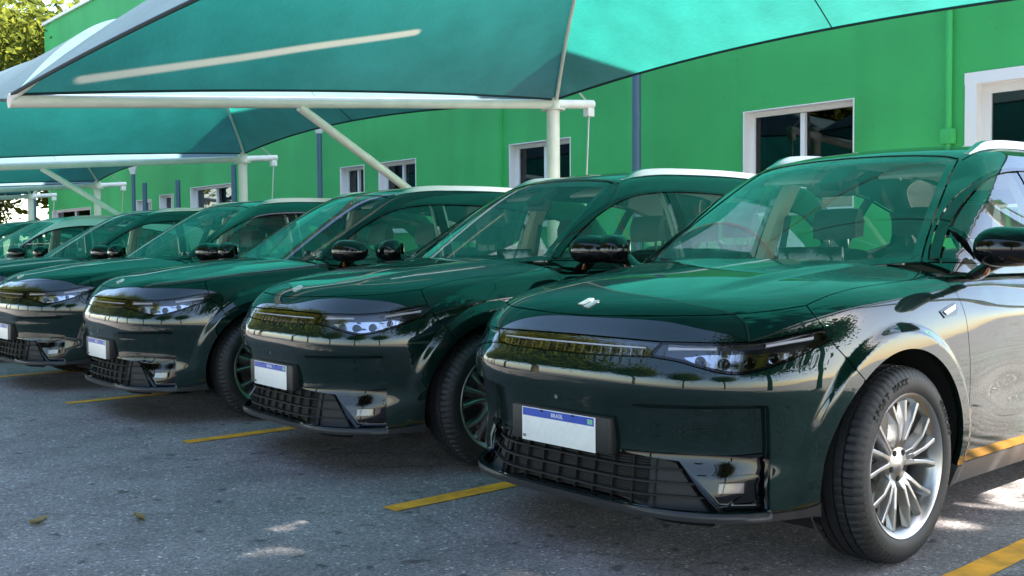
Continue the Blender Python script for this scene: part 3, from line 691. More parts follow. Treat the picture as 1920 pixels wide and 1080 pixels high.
def clip_x(L, yc, sgn):
    """keep the part of a 2D loop with sgn*(u - cut(v)) > 0; yc = (u at v=1.1, u at v=1.55)"""
    yb, yt = yc; f = lambda p: sgn*(p[0]-(yb+(yt-yb)*(p[1]-1.1)/.45)); out = []
    n = len(L)
    for i in range(n):
        a, b = L[i], L[(i+1) % n]; fa, fb = f(a), f(b)
        if fa >= 0: out.append(a)
        if fa*fb < 0: out.append(a+(b-a)*fa/(fa-fb))
    return np.array(out)
def mirror_cap(s):
    root = bpy.data.objects.new('door_mirror', None)
    # cap: superellipsoid, flattened at the back
    V, Fc = [], []; nu, nv = 28, 16
    c = np.array([1.088, .565, 1.165]); 
    def sp(v, e): return np.sign(v)*np.abs(v)**e
    for i in range(nv+1):
        ph = -math.pi/2+math.pi*i/nv
        for j in range(nu):
            t = 2*math.pi*j/nu
            x = sp(math.cos(ph), .75)*sp(math.cos(t), .8); y = sp(math.cos(ph), .75)*sp(math.sin(t), .8); z = sp(math.sin(ph), .85)
            yy = y*(.105 if y < 0 else .06); zz = z*.088*(1-.16*x)*(1.0 if z > 0 else .78)
            V.append((s*(c[0]+x*.148), c[1]+yy+.03*x, c[2]+zz))
    for i in range(nv):
        for j in range(nu): j2 = (j+1) % nu; Fc.append((i*nu+j, i*nu+j2, (i+1)*nu+j2, (i+1)*nu+j))
    o = mesh('door_mirror', V, Fc, BLACKG, None, True); fixn(o)
    bpy.data.objects.remove(root)
    # glass on the rear face, stalk and sail base
    box('mirror_glass', (s*c[0], c[1]+.052, c[2]+.002), (.20, .006, .12), CHROME, o, .002)
    st = mesh('stalk', *stalk(s), BLACKG, o, True); fixn(st); st.data.set_sharp_from_angle(angle=RAD(45))
    box('indicator', (s*.975, .570, 1.080), (.012, .02, .045), ORANGE, o, .004, Matrix.Rotation(s*RAD(28), 3, 'Y'))
    return o
def stalk(s):
    pts = [((.895, .62, 1.055), .07, .018), ((.915, .61, 1.065), .06, .022), ((.955, .605, 1.09), .05, .022), ((1.0, .60, 1.12), .05, .03)]
    V = []
    for (x, y, z), a, b in pts:
        for k in range(10):
            t = 2*math.pi*k/10; V.append((s*(x-.5*b*math.sin(t)), y+a*math.cos(t), z+b*math.sin(t)))
    Fc = [(10*i+k, 10*i+(k+1) % 10, 10*i+10+(k+1) % 10, 10*i+10+k) for i in range(3) for k in range(10)]
    return V, Fc
def seat(name, loc, root):
    """cushion, backrest and headrest"""
    x, y, z = loc; w = .25
    def slab(nm, prof, hw, parent, taper=0):
        V, Fc = [], []; k = len(prof); xs = np.linspace(-1, 1, 9)
        for a in xs:
            inn = 1-.10*abs(a)**4
            cy = sum(p[0] for p in prof)/k; cz = sum(p[1] for p in prof)/k
            for (py, pz) in prof:
                V.append((x+a*hw*(1-taper*(pz-prof[0][1])), y+cy+(py-cy)*inn, z+cz+(pz-cz)*inn))
        for i in range(8):
            for j in range(k): Fc.append((i*k+j, i*k+(j+1) % k, (i+1)*k+(j+1) % k, (i+1)*k+j))
        Fc += [tuple(range(k)), tuple(8*k+j for j in reversed(range(k)))]
        o = mesh(nm, V, Fc, SEAT, parent, True); fixn(o); o.data.set_sharp_from_angle(angle=RAD(55)); return o
    cush = slab(name, [(-.24, .46), (-.26, .56), (-.20, .62), (.20, .57), (.26, .50), (.24, .44)], w, root)
    slab('backrest', [(.16, .52), (.12, .62), (.22, .98), (.26, 1.14), (.31, 1.17), (.36, 1.13), (.34, .95), (.27, .55)], w, cush, .35)
    slab('headrest', [(.24, 1.22), (.235, 1.32), (.27, 1.395), (.315, 1.40), (.345, 1.33), (.335, 1.23)], .135, cush)
    for s in (-.06, .06): tube('headrest_post', [(x+s, y+.30, z+1.12), (x+s, y+.29, z+1.26)], .008, CHROME, cush, 6)
    return cush
def wheel(root, s, y):
    w = empty('wheel'); w.parent = root; w.location = (s*.945, y, ZW); w.rotation_euler = (0, 0, 0 if s > 0 else math.pi)
    # outer face at x=0, inboard negative
    R_, h = RW, .225
    prof = [(-h+.02, .262), (-h-.004, .29), (-h-.002, .325), (-h+.012, .352)]
    gro = [.055, .092, .136, .172]
    xs = [-h+.012]
    tread = []
    for g in gro[::-1]:
        tread += [(-g-.005, 0), (-g-.004, -.009), (-g+.004, -.009), (-g+.005, 0)]
    tr = [(-h+.026, .363)]+[(a, R_-.0015*abs((a+h/2)/.1)**2+d) for a, d in tread]+[(-.026, .363)]
    prof += tr+[(-.012, .352), (.002, .327), (.005, .300), (.0, .278), (-.010, .266), (-.02, .262)]
    ntr0, ntr1 = 3, 4+len(tr)
    def wob(k, j, hh, r):
        if 4 <= j < 4+len(tr) or j in (3, 4+len(tr)):
            sh = (k % 4 == 0); out = (j <= 6 or j >= len(tr)-1)
            if sh and r > .345 and out: return hh, r-.006
        return hh, r
    tv = lathe('tyre', prof, RUBBER, w, 288, closed=False, wob=wob, angle=28)
    # sidewall lettering
    if s > 0 or True:
        for word, a0, sgn in (('SPORT MAXX', 118, 1), ('DUNLOP', 28, 1)):
            n = len(word)
            for i, ch in enumerate(word):
                if ch == ' ': continue
                a = RAD(a0-(i-(n-1)/2)*5.0)
                if ch not in GLYPH:
                    t = text_mesh('letter', ch, .034, None, None, .0012, True); GLYPH[ch] = t.data; bpy.data.objects.remove(t); GLYPH[ch].materials.append(LETTER)
                t = bpy.data.objects.new('letter', GLYPH[ch]); COL.objects.link(t); t.parent = tv
                # outer face looks toward +x ; glyph x -> along tangent, y -> radial
                rad = Vector((0, math.cos(a), math.sin(a))); tan = Vector((0, math.sin(a), -math.cos(a)))
                nn = Vector((1, 0, 0)); Mx = Matrix((-tan if False else tan*-1, rad, nn)).transposed()
                tan2 = rad.cross(nn); Mx = Matrix((tan2, rad, nn)).transposed(); t.matrix_local = Matrix.Translation(rad*.316+Vector((.0042, 0, 0))) @ Mx.to_4x4()
    rim = lathe('rim', [(-.20, .262), (-.19, .235), (-.05, .232), (-.030, .240), (-.016, .250), (-.006, .262), (-.003, .268), (-.008, .272), (-.02, .270)], ALLOY, w, 96, angle=40)
    # 5 groups of three slim spokes
    for g in range(5):
        for k, (d_in, d_out, wd) in enumerate(((-13, -21, .0105), (0, 1.5, .0105), (13, 24, .0105))):
            a0 = RAD(72*g+14+d_in); a1 = RAD(72*g+14+d_out)
            pts = [(-.052, .052, a0), (-.030, .095, a0*.75+a1*.25), (-.020, .165, a0*.45+a1*.55), (-.020, .243, a1)]
            V = []
            for i, (xx, r, a) in enumerate(pts):
                ww = wd*(1.9, 1.15, .9, 1.1)[i]; dp = (.03, .035, .032, .02)[i]
                t = np.array([0, -math.sin(a), math.cos(a)]); c = np.array([xx, r*math.cos(a), r*math.sin(a)]); o = np.array([1, 0, 0])
                V += [c-t*ww*.75, c+o*.002-t*ww*.45, c+o*.002+t*ww*.45, c+t*ww*.75, c-o*dp+t*ww*1.7, c-o*dp-t*ww*1.7]
            Fc = [(6*i+j, 6*i+(j+1) % 6, 6*i+6+(j+1) % 6, 6*i+6+j) for i in range(3) for j in range(6)]+[tuple(range(6)), tuple(18+j for j in range(6))]
            o = mesh('spoke', V, Fc, ALLOY, rim); fixn(o)
    hub = lathe('hub', [(-.09, .075), (-.058, .075), (-.044, .066), (-.040, .036), (-.036, .030), (-.034, .0)], ALLOY, rim, 40, angle=30)
    for g in range(5):
        a = RAD(72*g+14+36); V, Fc = tube_mesh([(-.044, .052*math.cos(a), .052*math.sin(a)), (-.0395, .052*math.cos(a), .052*math.sin(a))], .0115, 14); mesh('lug_hole', V, Fc, DARK, hub)
    lathe('brake_disc', [(-.14, .08), (-.14, .175), (-.118, .178), (-.116, .08), (-.09, .07)], DISC, w, 48)
    box('caliper', (-.115, .0, 0), (.10, .16, .07), GREYP, w, .02).matrix_local = Matrix.Rotation(RAD(160), 4, 'X') @ Matrix.Translation((0, .155, 0))
    return w
GLYPH = {}; LETTER = mat('tyre_letter', (.004, .004, .004), .8)
# ------------------------------------------------------------------ ground
def asphalt():
    m = bpy.data.materials.new('asphalt'); m.use_nodes = True; nt = m.node_tree; b = nt.nodes['Principled BSDF']; N = nt.nodes.new; L = nt.links.new
    tc = N('ShaderNodeTexCoord')
    def noise(sc, det=6, rough=.6):
        n = N('ShaderNodeTexNoise'); n.inputs['Scale'].default_value = sc; n.inputs['Detail'].default_value = det; n.inputs['Roughness'].default_value = rough; L(tc.outputs['Object'], n.inputs[0]); return n.outputs[0]
    def ramp(v, pts):
        r = N('ShaderNodeValToRGB'); e = r.color_ramp.elements
        while len(e) < len(pts): e.new(.5)
        for el, (p, c) in zip(e, pts): el.position = p; el.color = (c, c, c, 1) if not hasattr(c, '__len__') else (*c, 1)
        L(v, r.inputs[0]); return r.outputs[0]
    def mul(a, c):
        x = N('ShaderNodeMix'); x.data_type = 'RGBA'; x.blend_type = 'MULTIPLY'; x.inputs[0].default_value = 1; L(a, x.inputs[6]); L(c, x.inputs[7]); return x.outputs[2]
    base = ramp(noise(.7, 5), [(.3, (.185, .168, .168)), (.7, (.300, .268, .262))])
    v = N('ShaderNodeTexVoronoi'); v.inputs['Scale'].default_value = 95; L(tc.outputs['Object'], v.inputs[0])
    sp = ramp(v.outputs['Color'], [(.0, .45), (.5, .95), (.84, 1.2), (.96, 2.8)])
    col = mul(base, sp)
    col = mul(col, ramp(noise(160, 2), [(.3, .65), (.7, 1.35)]))
    # dark blotches: oil spots and worn patches
    v2 = N('ShaderNodeTexVoronoi'); v2.inputs['Scale'].default_value = 5.5; v2.inputs['Randomness'].default_value = 1
    mp = N('ShaderNodeMapping'); mp.inputs['Scale'].default_value = (1, 1, 1); L(tc.outputs['Object'], mp.inputs[0])
    nz = N('ShaderNodeTexNoise'); nz.inputs['Scale'].default_value = 9; L(tc.outputs['Object'], nz.inputs[0])
    ad = N('ShaderNodeMix'); ad.data_type = 'RGBA'; ad.blend_type = 'ADD'; ad.inputs[0].default_value = .13; L(mp.outputs[0], ad.inputs[6]); L(nz.outputs['Color'], ad.inputs[7]); L(ad.outputs[2], v2.inputs[0])
    col = mul(col, ramp(v2.outputs['Distance'], [(.0, .38), (.10, .45), (.17, 1.0)]))
    col = mul(col, ramp(noise(2.3, 4), [(.35, .82), (.6, 1.06)]))
    # fine cracks
    v3 = N('ShaderNodeTexVoronoi'); v3.feature = 'DISTANCE_TO_EDGE'; v3.inputs['Scale'].default_value = .55; L(ad.outputs[2], v3.inputs[0])
    col = mul(col, ramp(v3.outputs['Distance'], [(.0, .62), (.006, 1.0)]))
    L(col, b.inputs['Base Color']); b.inputs['Roughness'].default_value = .82; b.inputs['Specular IOR Level'].default_value = .35
    bp = N('ShaderNodeBump'); bp.inputs['Strength'].default_value = .55; bp.inputs['Distance'].default_value = .006
    L(noise(150, 3), bp.inputs['Height']); L(bp.outputs[0], b.inputs['Normal']); return m
ASPH = asphalt()
g = mesh('ground', [(-260, -260, 0), (260, -260, 0), (260, 260, 0), (-260, 260, 0)], [(0, 1, 2, 3)], ASPH); tag(g, kind='structure')
YEL = mat('yellow_paint', (.80, .35, .02), .7, noise=(9, .28), bump=(150, .4, .004))
XL = [1.15, -1.03, -3.24, -5.45, -7.66, -10.8, -13.2, -15.6, -18]
LINES = ['short yellow bay line at the lower right beside the near wheel', 'yellow bay line running under the nearest car', 'yellow bay line in front of the second car', 'yellow bay line in front of the third car', 'yellow bay line in front of the fourth car',
         'sixth yellow bay line counted from the right', 'seventh yellow bay line counted from the right', 'eighth yellow bay line counted from the right', 'ninth yellow bay line counted from the right']
for i, x in enumerate(XL[:5]):
    w = .055; y0 = -.965; n = 40; V = []; r2 = np.random.default_rng(i)
    for k in range(n+1):
        y = y0+k*(4.8/n); V += [(x-w+r2.normal(0, .0025), y, .004), (x+w+r2.normal(0, .0025), y, .004)]
    tag(mesh('bay_line', V, [(2*k, 2*k+1, 2*k+3, 2*k+2) for k in range(n)], YEL), kind='structure')
# fallen leaves
LEAF = mat('dry_leaf', (.22, .17, .07), .8)
for (px, py), lab, rz in (((72, 983), 'dry curled leaf nearest the left edge of the asphalt', .4), ((262, 975), 'small pale dry leaf on the open asphalt left of centre', 1.6)):
    p = hit(px, py, 2, 0); V = []; Fc = []
    for i in range(9):
        t = i/8; wv = .032*math.sin(math.pi*t)**.8*(1+.25*math.sin(9*t)); yy = (t-.5)*.11; z = .012+.02*abs(t-.5)
        V += [(-wv, yy, z+.014), (0, yy, z-.008), (wv, yy, z+.010)]
    for i in range(8):
        for j in range(2): Fc.append((3*i+j, 3*i+j+1, 3*i+4+j, 3*i+3+j))
    o = mesh('dry_leaf', V, Fc, LEAF, None, True); o.location = (p[0], p[1], .0); o.rotation_euler = (0, 0, rz); o.scale = (.8, .8, .8); tag(o, lab, 'leaf')

# ------------------------------------------------------------------ building
YWALL = 7.0
def wall_mat():
    m = mat('green_wall', (.040, .385, .095), .75, noise=(.9, .10), bump=(35, .25, .01)); nt = m.node_tree; N = nt.nodes.new; L = nt.links.new; b = nt.nodes['Principled BSDF']
    src = b.inputs['Base Color'].links[0].from_socket; tc = N('ShaderNodeTexCoord'); cur = src
    # rain streaks (stretched downward), roller patches and small stains
    for scl, det, lo, hi, a in (((2.6, 2.6, .16), 5, .45, .8, .93), ((.55, .55, .8), 3, .35, .7, .90), ((26, 26, 9), 4, .64, .74, .90)):
        mp = N('ShaderNodeMapping'); mp.inputs['Scale'].default_value = scl; L(tc.outputs['Object'], mp.inputs[0]); n = N('ShaderNodeTexNoise'); n.inputs['Scale'].default_value = 1; n.inputs['Detail'].default_value = det; L(mp.outputs[0], n.inputs[0])
        r = N('ShaderNodeMapRange'); r.inputs[1].default_value = lo; r.inputs[2].default_value = hi; r.inputs[3].default_value = 1.04; r.inputs[4].default_value = a; L(n.outputs[0], r.inputs[0])
        x = N('ShaderNodeMix'); x.data_type = 'RGBA'; x.blend_type = 'MULTIPLY'; x.inputs[0].default_value = 1; L(cur, x.inputs[6]); L(r.outputs[0], x.inputs[7]); cur = x.outputs[2]
    L(cur, b.inputs['Base Color']); return m
GREEN = wall_mat()
WHITEF = mat('white_frame', (.80, .79, .76), .4)
PANE = glass_mat('window_glass', (.35, .38, .40), 1.5)
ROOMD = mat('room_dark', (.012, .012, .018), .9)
wx = lambda px: hit(px, 300, 1, YWALL)[0]
def topx(px, py): return hit(px, py, 1, YWALL)[0]
WINP = [(98, 395, 170), (256, 376, 284), (299, 366, 325), (357, 352, 438), (638, 314, 683), (710, 305, 780), (955, 271, 1070), (1394, 210, 1602)]
WIN = []
for a_, t_, b_ in WINP:
    P_ = hit(a_, t_, 1, YWALL); x1_ = hit(b_, t_-.135*(b_-a_), 1, YWALL)[0]; WIN.append((P_[0], x1_, P_[2]))
P_ = hit(1827, 154, 1, YWALL); WIN += [(P_[0], P_[0]+1.9, P_[2])]
WH = 1.3
bld = empty('green_building', (-12, YWALL, 0)); tag(bld, 'long green rendered building with small white-framed windows behind the cars', 'building')
def wpart(name, c, s, m, parent=bld, bevel=0): 
    o = box(name, (c[0]+12, c[1]-YWALL, c[2]), s, m, parent, bevel); return o
BX0, BX1, BH = -32.0, .6, 8.45
def wall_mesh():
    V, Fc = [], []
    def q(x0, x1, z0, z1, y=0):
        n = len(V); V.extend([(x0+12, y, z0), (x1+12, y, z0), (x1+12, y, z1), (x0+12, y, z1)]); Fc.append((n, n+1, n+2, n+3))
    xp = BX0
    for a, b, zt in WIN:
        q(xp, a, 0, BH); q(a, b, 0, zt-WH); q(a, b, zt, BH); xp = b
    q(xp, BX1, 0, BH)
    n = len(V); V.extend([(BX0+12, 0, 0), (BX0+12, 9, 0), (BX0+12, 9, BH), (BX0+12, 0, BH)]); Fc.append((n, n+3, n+2, n+1))
    n = len(V); V.extend([(BX1+12, 0, 0), (BX1+12, 9, 0), (BX1+12, 9, BH), (BX1+12, 0, BH)]); Fc.append((n, n+1, n+2, n+3))
    n = len(V); V.extend([(BX0+12, 9, 0), (BX1+12, 9, 0), (BX1+12, 9, BH), (BX0+12, 9, BH)]); Fc.append((n, n+3, n+2, n+1))
    return V, Fc
mesh('wall', *wall_mesh(), GREEN, bld)
wpart('roof', ((BX0+BX1)/2, YWALL+4.5, BH-.12), (BX1-BX0-.2, 8.8, .2), mat('roof_slab', (.4, .4, .38), .8))
wpart('coping', ((BX0+BX1)/2, YWALL+.06, BH+.045), (BX1-BX0+.1, .26, .09), WHITEF)
for i, (x0, x1, WZ1) in enumerate(WIN):
    WZ0 = WZ1-WH
    w = empty('window'); w.parent = bld; w.location = ((x0+x1)/2+12, 0, 0); W = x1-x0; H = WZ1-WZ0; D = .17
    wp = lambda n, c, s, m, p=w, b=0: box(n, c, s, m, p, b)
    big = i >= 8
    fw = .10 if big else .055
    # reveals painted white
    wp('reveal', (-W/2+.006, D/2-.004, (WZ0+WZ1)/2), (.012, D+.012, H), WHITEF); wp('reveal', (W/2-.006, D/2-.004, (WZ0+WZ1)/2), (.012, D+.012, H), WHITEF)
    wp('reveal', (0, D/2-.004, WZ1-.006), (W-.024, D+.012, .012), WHITEF); wp('sill', (0, D/2-.03, WZ0+.015), (W+.04, D+.10, .03), WHITEF)
    if big:
        for xx in (-W/2-.03, W/2+.03): wp('surround', (xx, -.006, (WZ0+WZ1)/2), (.12, .02, H+.18), WHITEF)
        wp('surround', (0, -.007, WZ1+.04), (W+.19, .022, .12), WHITEF)
    fr = wp('frame', (-W/2+.012+fw/2, D, (WZ0+WZ1)/2+.015), (fw, .06, H-.03), WHITEF)
    wp('frame', (W/2-.012-fw/2, D, (WZ0+WZ1)/2+.015), (fw, .06, H-.03), WHITEF)
    wp('frame', (0, D, WZ1-.012-fw/2), (W-.024-2*fw, .06, fw), WHITEF); wp('frame', (0, D, WZ0+.03+fw/2), (W-.024-2*fw, .06, fw), WHITEF)
    wp('mullion', (0, D-.012, (WZ0+WZ1)/2), (.06 if W > 1.2 else .045, .05, H-.15), WHITEF)
    for s in (-1, 1): wp('pane', (s*W/4, D+.01+.01*s, (WZ0+WZ1)/2), (W/2-.05, .006, H-.14), PANE)
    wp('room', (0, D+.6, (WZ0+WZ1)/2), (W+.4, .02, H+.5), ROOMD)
# pilaster and downpipe
xa, xb = hit(887, 250, 1, YWALL-.06)[0], hit(936, 250, 1, YWALL-.06)[0]
wpart('pilaster', ((xa+xb)/2, YWALL-.03, BH/2), (xb-xa, .06, BH-.01), GREEN)
xp = hit(1779, 120, 1, YWALL-.06)[0]; zp = hit(1779, 245, 1, YWALL-.06)[2]
GREEN2 = MATS['green_wall']
dp = tube('downpipe', [(xp+12, -.06, zp), (xp+12, -.06, 5.2)], .035, GREEN2, bld, 12); box('junction_box', (xp+12, -.055, zp-.06), (.13, .10, .16), GREEN2, dp, .01); tube('bracket', [(xp+12, -.06, zp-.14), (xp+12, -.06, zp-.26)], .03, GREEN2, dp, 10)

# ------------------------------------------------------------------ blue posts and lamps
BLUE = mat('blue_post', (.055, .12, .165), .45); LAMPW = mat('lamp_white', (.78, .78, .74), .5)
def lamp_post(px, ptop, y, label, head=True, r=.05):
    p = hit(px, ptop, 1, y); ht = p[2]
    e = empty('lamp_post', (p[0], y, 0)); tag(e, label, 'lamp post', 'blue posts along the wall')
    top = ht-(.30 if head else 0)
    tube('pole', [(0, 0, 0), (0, 0, top)], r, BLUE, e, 14); lathe('base', [(0, .12), (.03, .12), (.05, .07), (.12, .065)], BLUE, e, 16, 'z')
    if head:
        lathe('lamp_head', [(top-.02, .0), (top-.02, .06), (top+.03, .075), (top+.22, .145), (top+.225, .165), (top+.27, .165), (top+.30, .05), (top+.30, 0)], LAMPW, e, 20, 'z')
lamp_post(598, 218, 6.3, 'blue post with white funnel lamp head behind the third car')
lamp_post(249, 303, 6.3, 'blue post with white funnel lamp head at left, seen below the second canopy beam')
lamp_post(64, 345, 6.0, 'farthest lamp post, white head against the trees at the left')
lamp_post(1193, 20, 6.3, 'tall grey-blue post in front of the wall between the second and nearest cars', False, .06)
for px, pt, lab in ((438, 309, 'short dark blue post just left of the second canopy post'), (333, 338, 'slim dark blue post among the small far windows'), (271, 343, 'dark blue post right of the left funnel lamp')):
    lamp_post(px, pt, 6.6, lab, False, .06)

# ------------------------------------------------------------------ canopies
STEEL = mat('white_steel', (.80, .78, .72), .38, noise=(6, .06), bump=(12, .08, .01))
CABLE = mat('steel_cable', (.55, .55, .52), .35, .8)
def cloth_mat():
    m = bpy.data.materials.new('shade_cloth'); m.use_nodes = True; nt = m.node_tree; nt.nodes.clear(); N = nt.nodes.new; L = nt.links.new
    o = N('ShaderNodeOutputMaterial'); tc = N('ShaderNodeTexCoord')
    n = N('ShaderNodeTexNoise'); n.inputs['Scale'].default_value = 2.2; n.inputs['Detail'].default_value = 5; L(tc.outputs['Object'], n.inputs[0])
    mp = N('ShaderNodeMapping'); mp.inputs['Scale'].default_value = (14, 260, 14); L(tc.outputs['Object'], mp.inputs[0])
    n2 = N('ShaderNodeTexNoise'); n2.inputs['Scale'].default_value = 1; n2.inputs['Detail'].default_value = 3; L(mp.outputs[0], n2.inputs[0])
    ad = N('ShaderNodeMath'); ad.operation = 'ADD'; L(n.outputs[0], ad.inputs[0]); L(n2.outputs[0], ad.inputs[1])
    r = N('ShaderNodeMapRange'); r.inputs[1].default_value = .6; r.inputs[2].default_value = 1.4; r.inputs[3].default_value = .72; r.inputs[4].default_value = 1.25; L(ad.outputs[0], r.inputs[0])
    def scaled(c):
        x = N('ShaderNodeMix'); x.data_type = 'RGBA'; x.blend_type = 'MULTIPLY'; x.inputs[0].default_value = 1; x.inputs[6].default_value = (*c, 1); L(r.outputs[0], x.inputs[7]); return x.outputs[2]
    d = N('ShaderNodeBsdfDiffuse'); L(scaled((.10, .17, .19)), d.inputs[0])
    t = N('ShaderNodeBsdfTranslucent')
    an = N('ShaderNodeAttribute'); an.attribute_name = 'seam_light'; xm = N('ShaderNodeMix'); xm.data_type = 'RGBA'; L(an.outputs['Fac'], xm.inputs[0]); L(scaled((.015, .215, .178)), xm.inputs[6]); xm.inputs[7].default_value = (.62, .60, .45, 1); L(xm.outputs[2], t.inputs[0])  # light leaking through the open seam is put into a paler translucent colour
    wm = N('ShaderNodeMapping'); wm.inputs['Scale'].default_value = (.8, 1.5, 1); wm.inputs['Rotation'].default_value = (0, 0, .5); L(tc.outputs['Object'], wm.inputs[0])
    wn_ = N('ShaderNodeTexNoise'); wn_.inputs['Scale'].default_value = 1.1; wn_.inputs['Detail'].default_value = 1; wn_.inputs['Distortion'].default_value = .2; L(wm.outputs[0], wn_.inputs[0])
    bp = N('ShaderNodeBump'); bp.inputs['Strength'].default_value = .25; bp.inputs['Distance'].default_value = .03; L(wn_.outputs[0], bp.inputs['Height']); L(bp.outputs[0], d.inputs['Normal']); L(bp.outputs[0], t.inputs['Normal'])
    m1 = N('ShaderNodeMixShader'); m1.inputs[0].default_value = .42; L(d.outputs[0], m1.inputs[1]); L(t.outputs[0], m1.inputs[2])
    g = N('ShaderNodeBsdfGlossy'); g.inputs['Roughness'].default_value = .42; g.inputs['Color'].default_value = (.8, .85, .9, 1)
    lw = N('ShaderNodeLayerWeight'); lw.inputs[0].default_value = .25; pw = N('ShaderNodeMath'); pw.operation = 'MULTIPLY_ADD'; pw.inputs[1].default_value = .16; pw.inputs[2].default_value = .03; L(lw.outputs['Facing'], pw.inputs[0])
    m2 = N('ShaderNodeMixShader'); L(pw.outputs[0], m2.inputs[0]); L(m1.outputs[0], m2.inputs[1]); L(g.outputs[0], m2.inputs[2])
    L(m2.outputs[0], o.inputs[0]); return m
CLOTH = cloth_mat(); HEM = mat('hem', (.01, .03, .035), .7); SEAM = mat('seam_tape', (.55, .52, .42), .6)
YF, YP, YR, ZFR, ZRE = -1.23, 4.5, 5.14, 2.342, 2.825
def beam_z(y): return ZFR+(ZRE-ZFR)*(y-YF)/(YP-YF)
BX = [9.2, 1.80, -5.673, -13.337, -20.349, -25.2]
DZ = {BX[3]: -.08, BX[4]: -.17, BX[5]: -.20}
BL = ['white canopy frame farthest right, out beyond the nearest car', 'white canopy frame just right of the nearest car', 'nearest white steel canopy frame with beam, post and diagonal brace', 'second white canopy frame, its brace ending above the fourth car', 'third white canopy frame at the left', 'farthest white canopy frame against the trees']
for b, lab in list(zip(BX, BL))[1:]:
    e = empty('canopy_frame', (b, YP, DZ.get(b, 0))); tag(e, lab, 'canopy frame', 'white steel canopy frames')
    q = lambda y, z, x=0: (x, y-YP, z)
    tube('beam', [q(YF-.02, beam_z(YF)), q(YR, beam_z(YR))], .052, STEEL, e, 16)
    tube('post', [q(YP, -DZ.get(b, 0)), q(YP, beam_z(YP)+.13)], .075, STEEL, e, 18); lathe('base_plate', [(h_-DZ.get(b, 0), r_) for h_, r_ in ((0, .0), (.001, .16), (.02, .16), (.02, .08))], STEEL, e, 16, 'z')
    lathe('collar', [(beam_z(YP)-.07, .08), (beam_z(YP)-.07, .14), (beam_z(YP)-.055, .14), (beam_z(YP)-.055, .08)], STEEL, e, 16, 'z')
    tube('brace', [q(1.25, beam_z(1.25)-.04), q(YP-.03, .62)], .042, STEEL, e, 14)
    br = box('bracket', q(YR-.06, beam_z(YR)-.10), (.09, .10, .10), STEEL, e, .008)
    tube('stay', [q(YR-.06, beam_z(YR)-.14), q(YR-.22, .02-DZ.get(b, 0))], .012, CABLE, e, 8); tube('stay', [q(YR-.06, beam_z(YR)), q(YR-.52, beam_z(YR)+.34)], .012, CABLE, e, 8)
    tube('beam_cap', [q(YF-.035, beam_z(YF)), q(YF-.018, beam_z(YF))], .056, STEEL, e, 16)
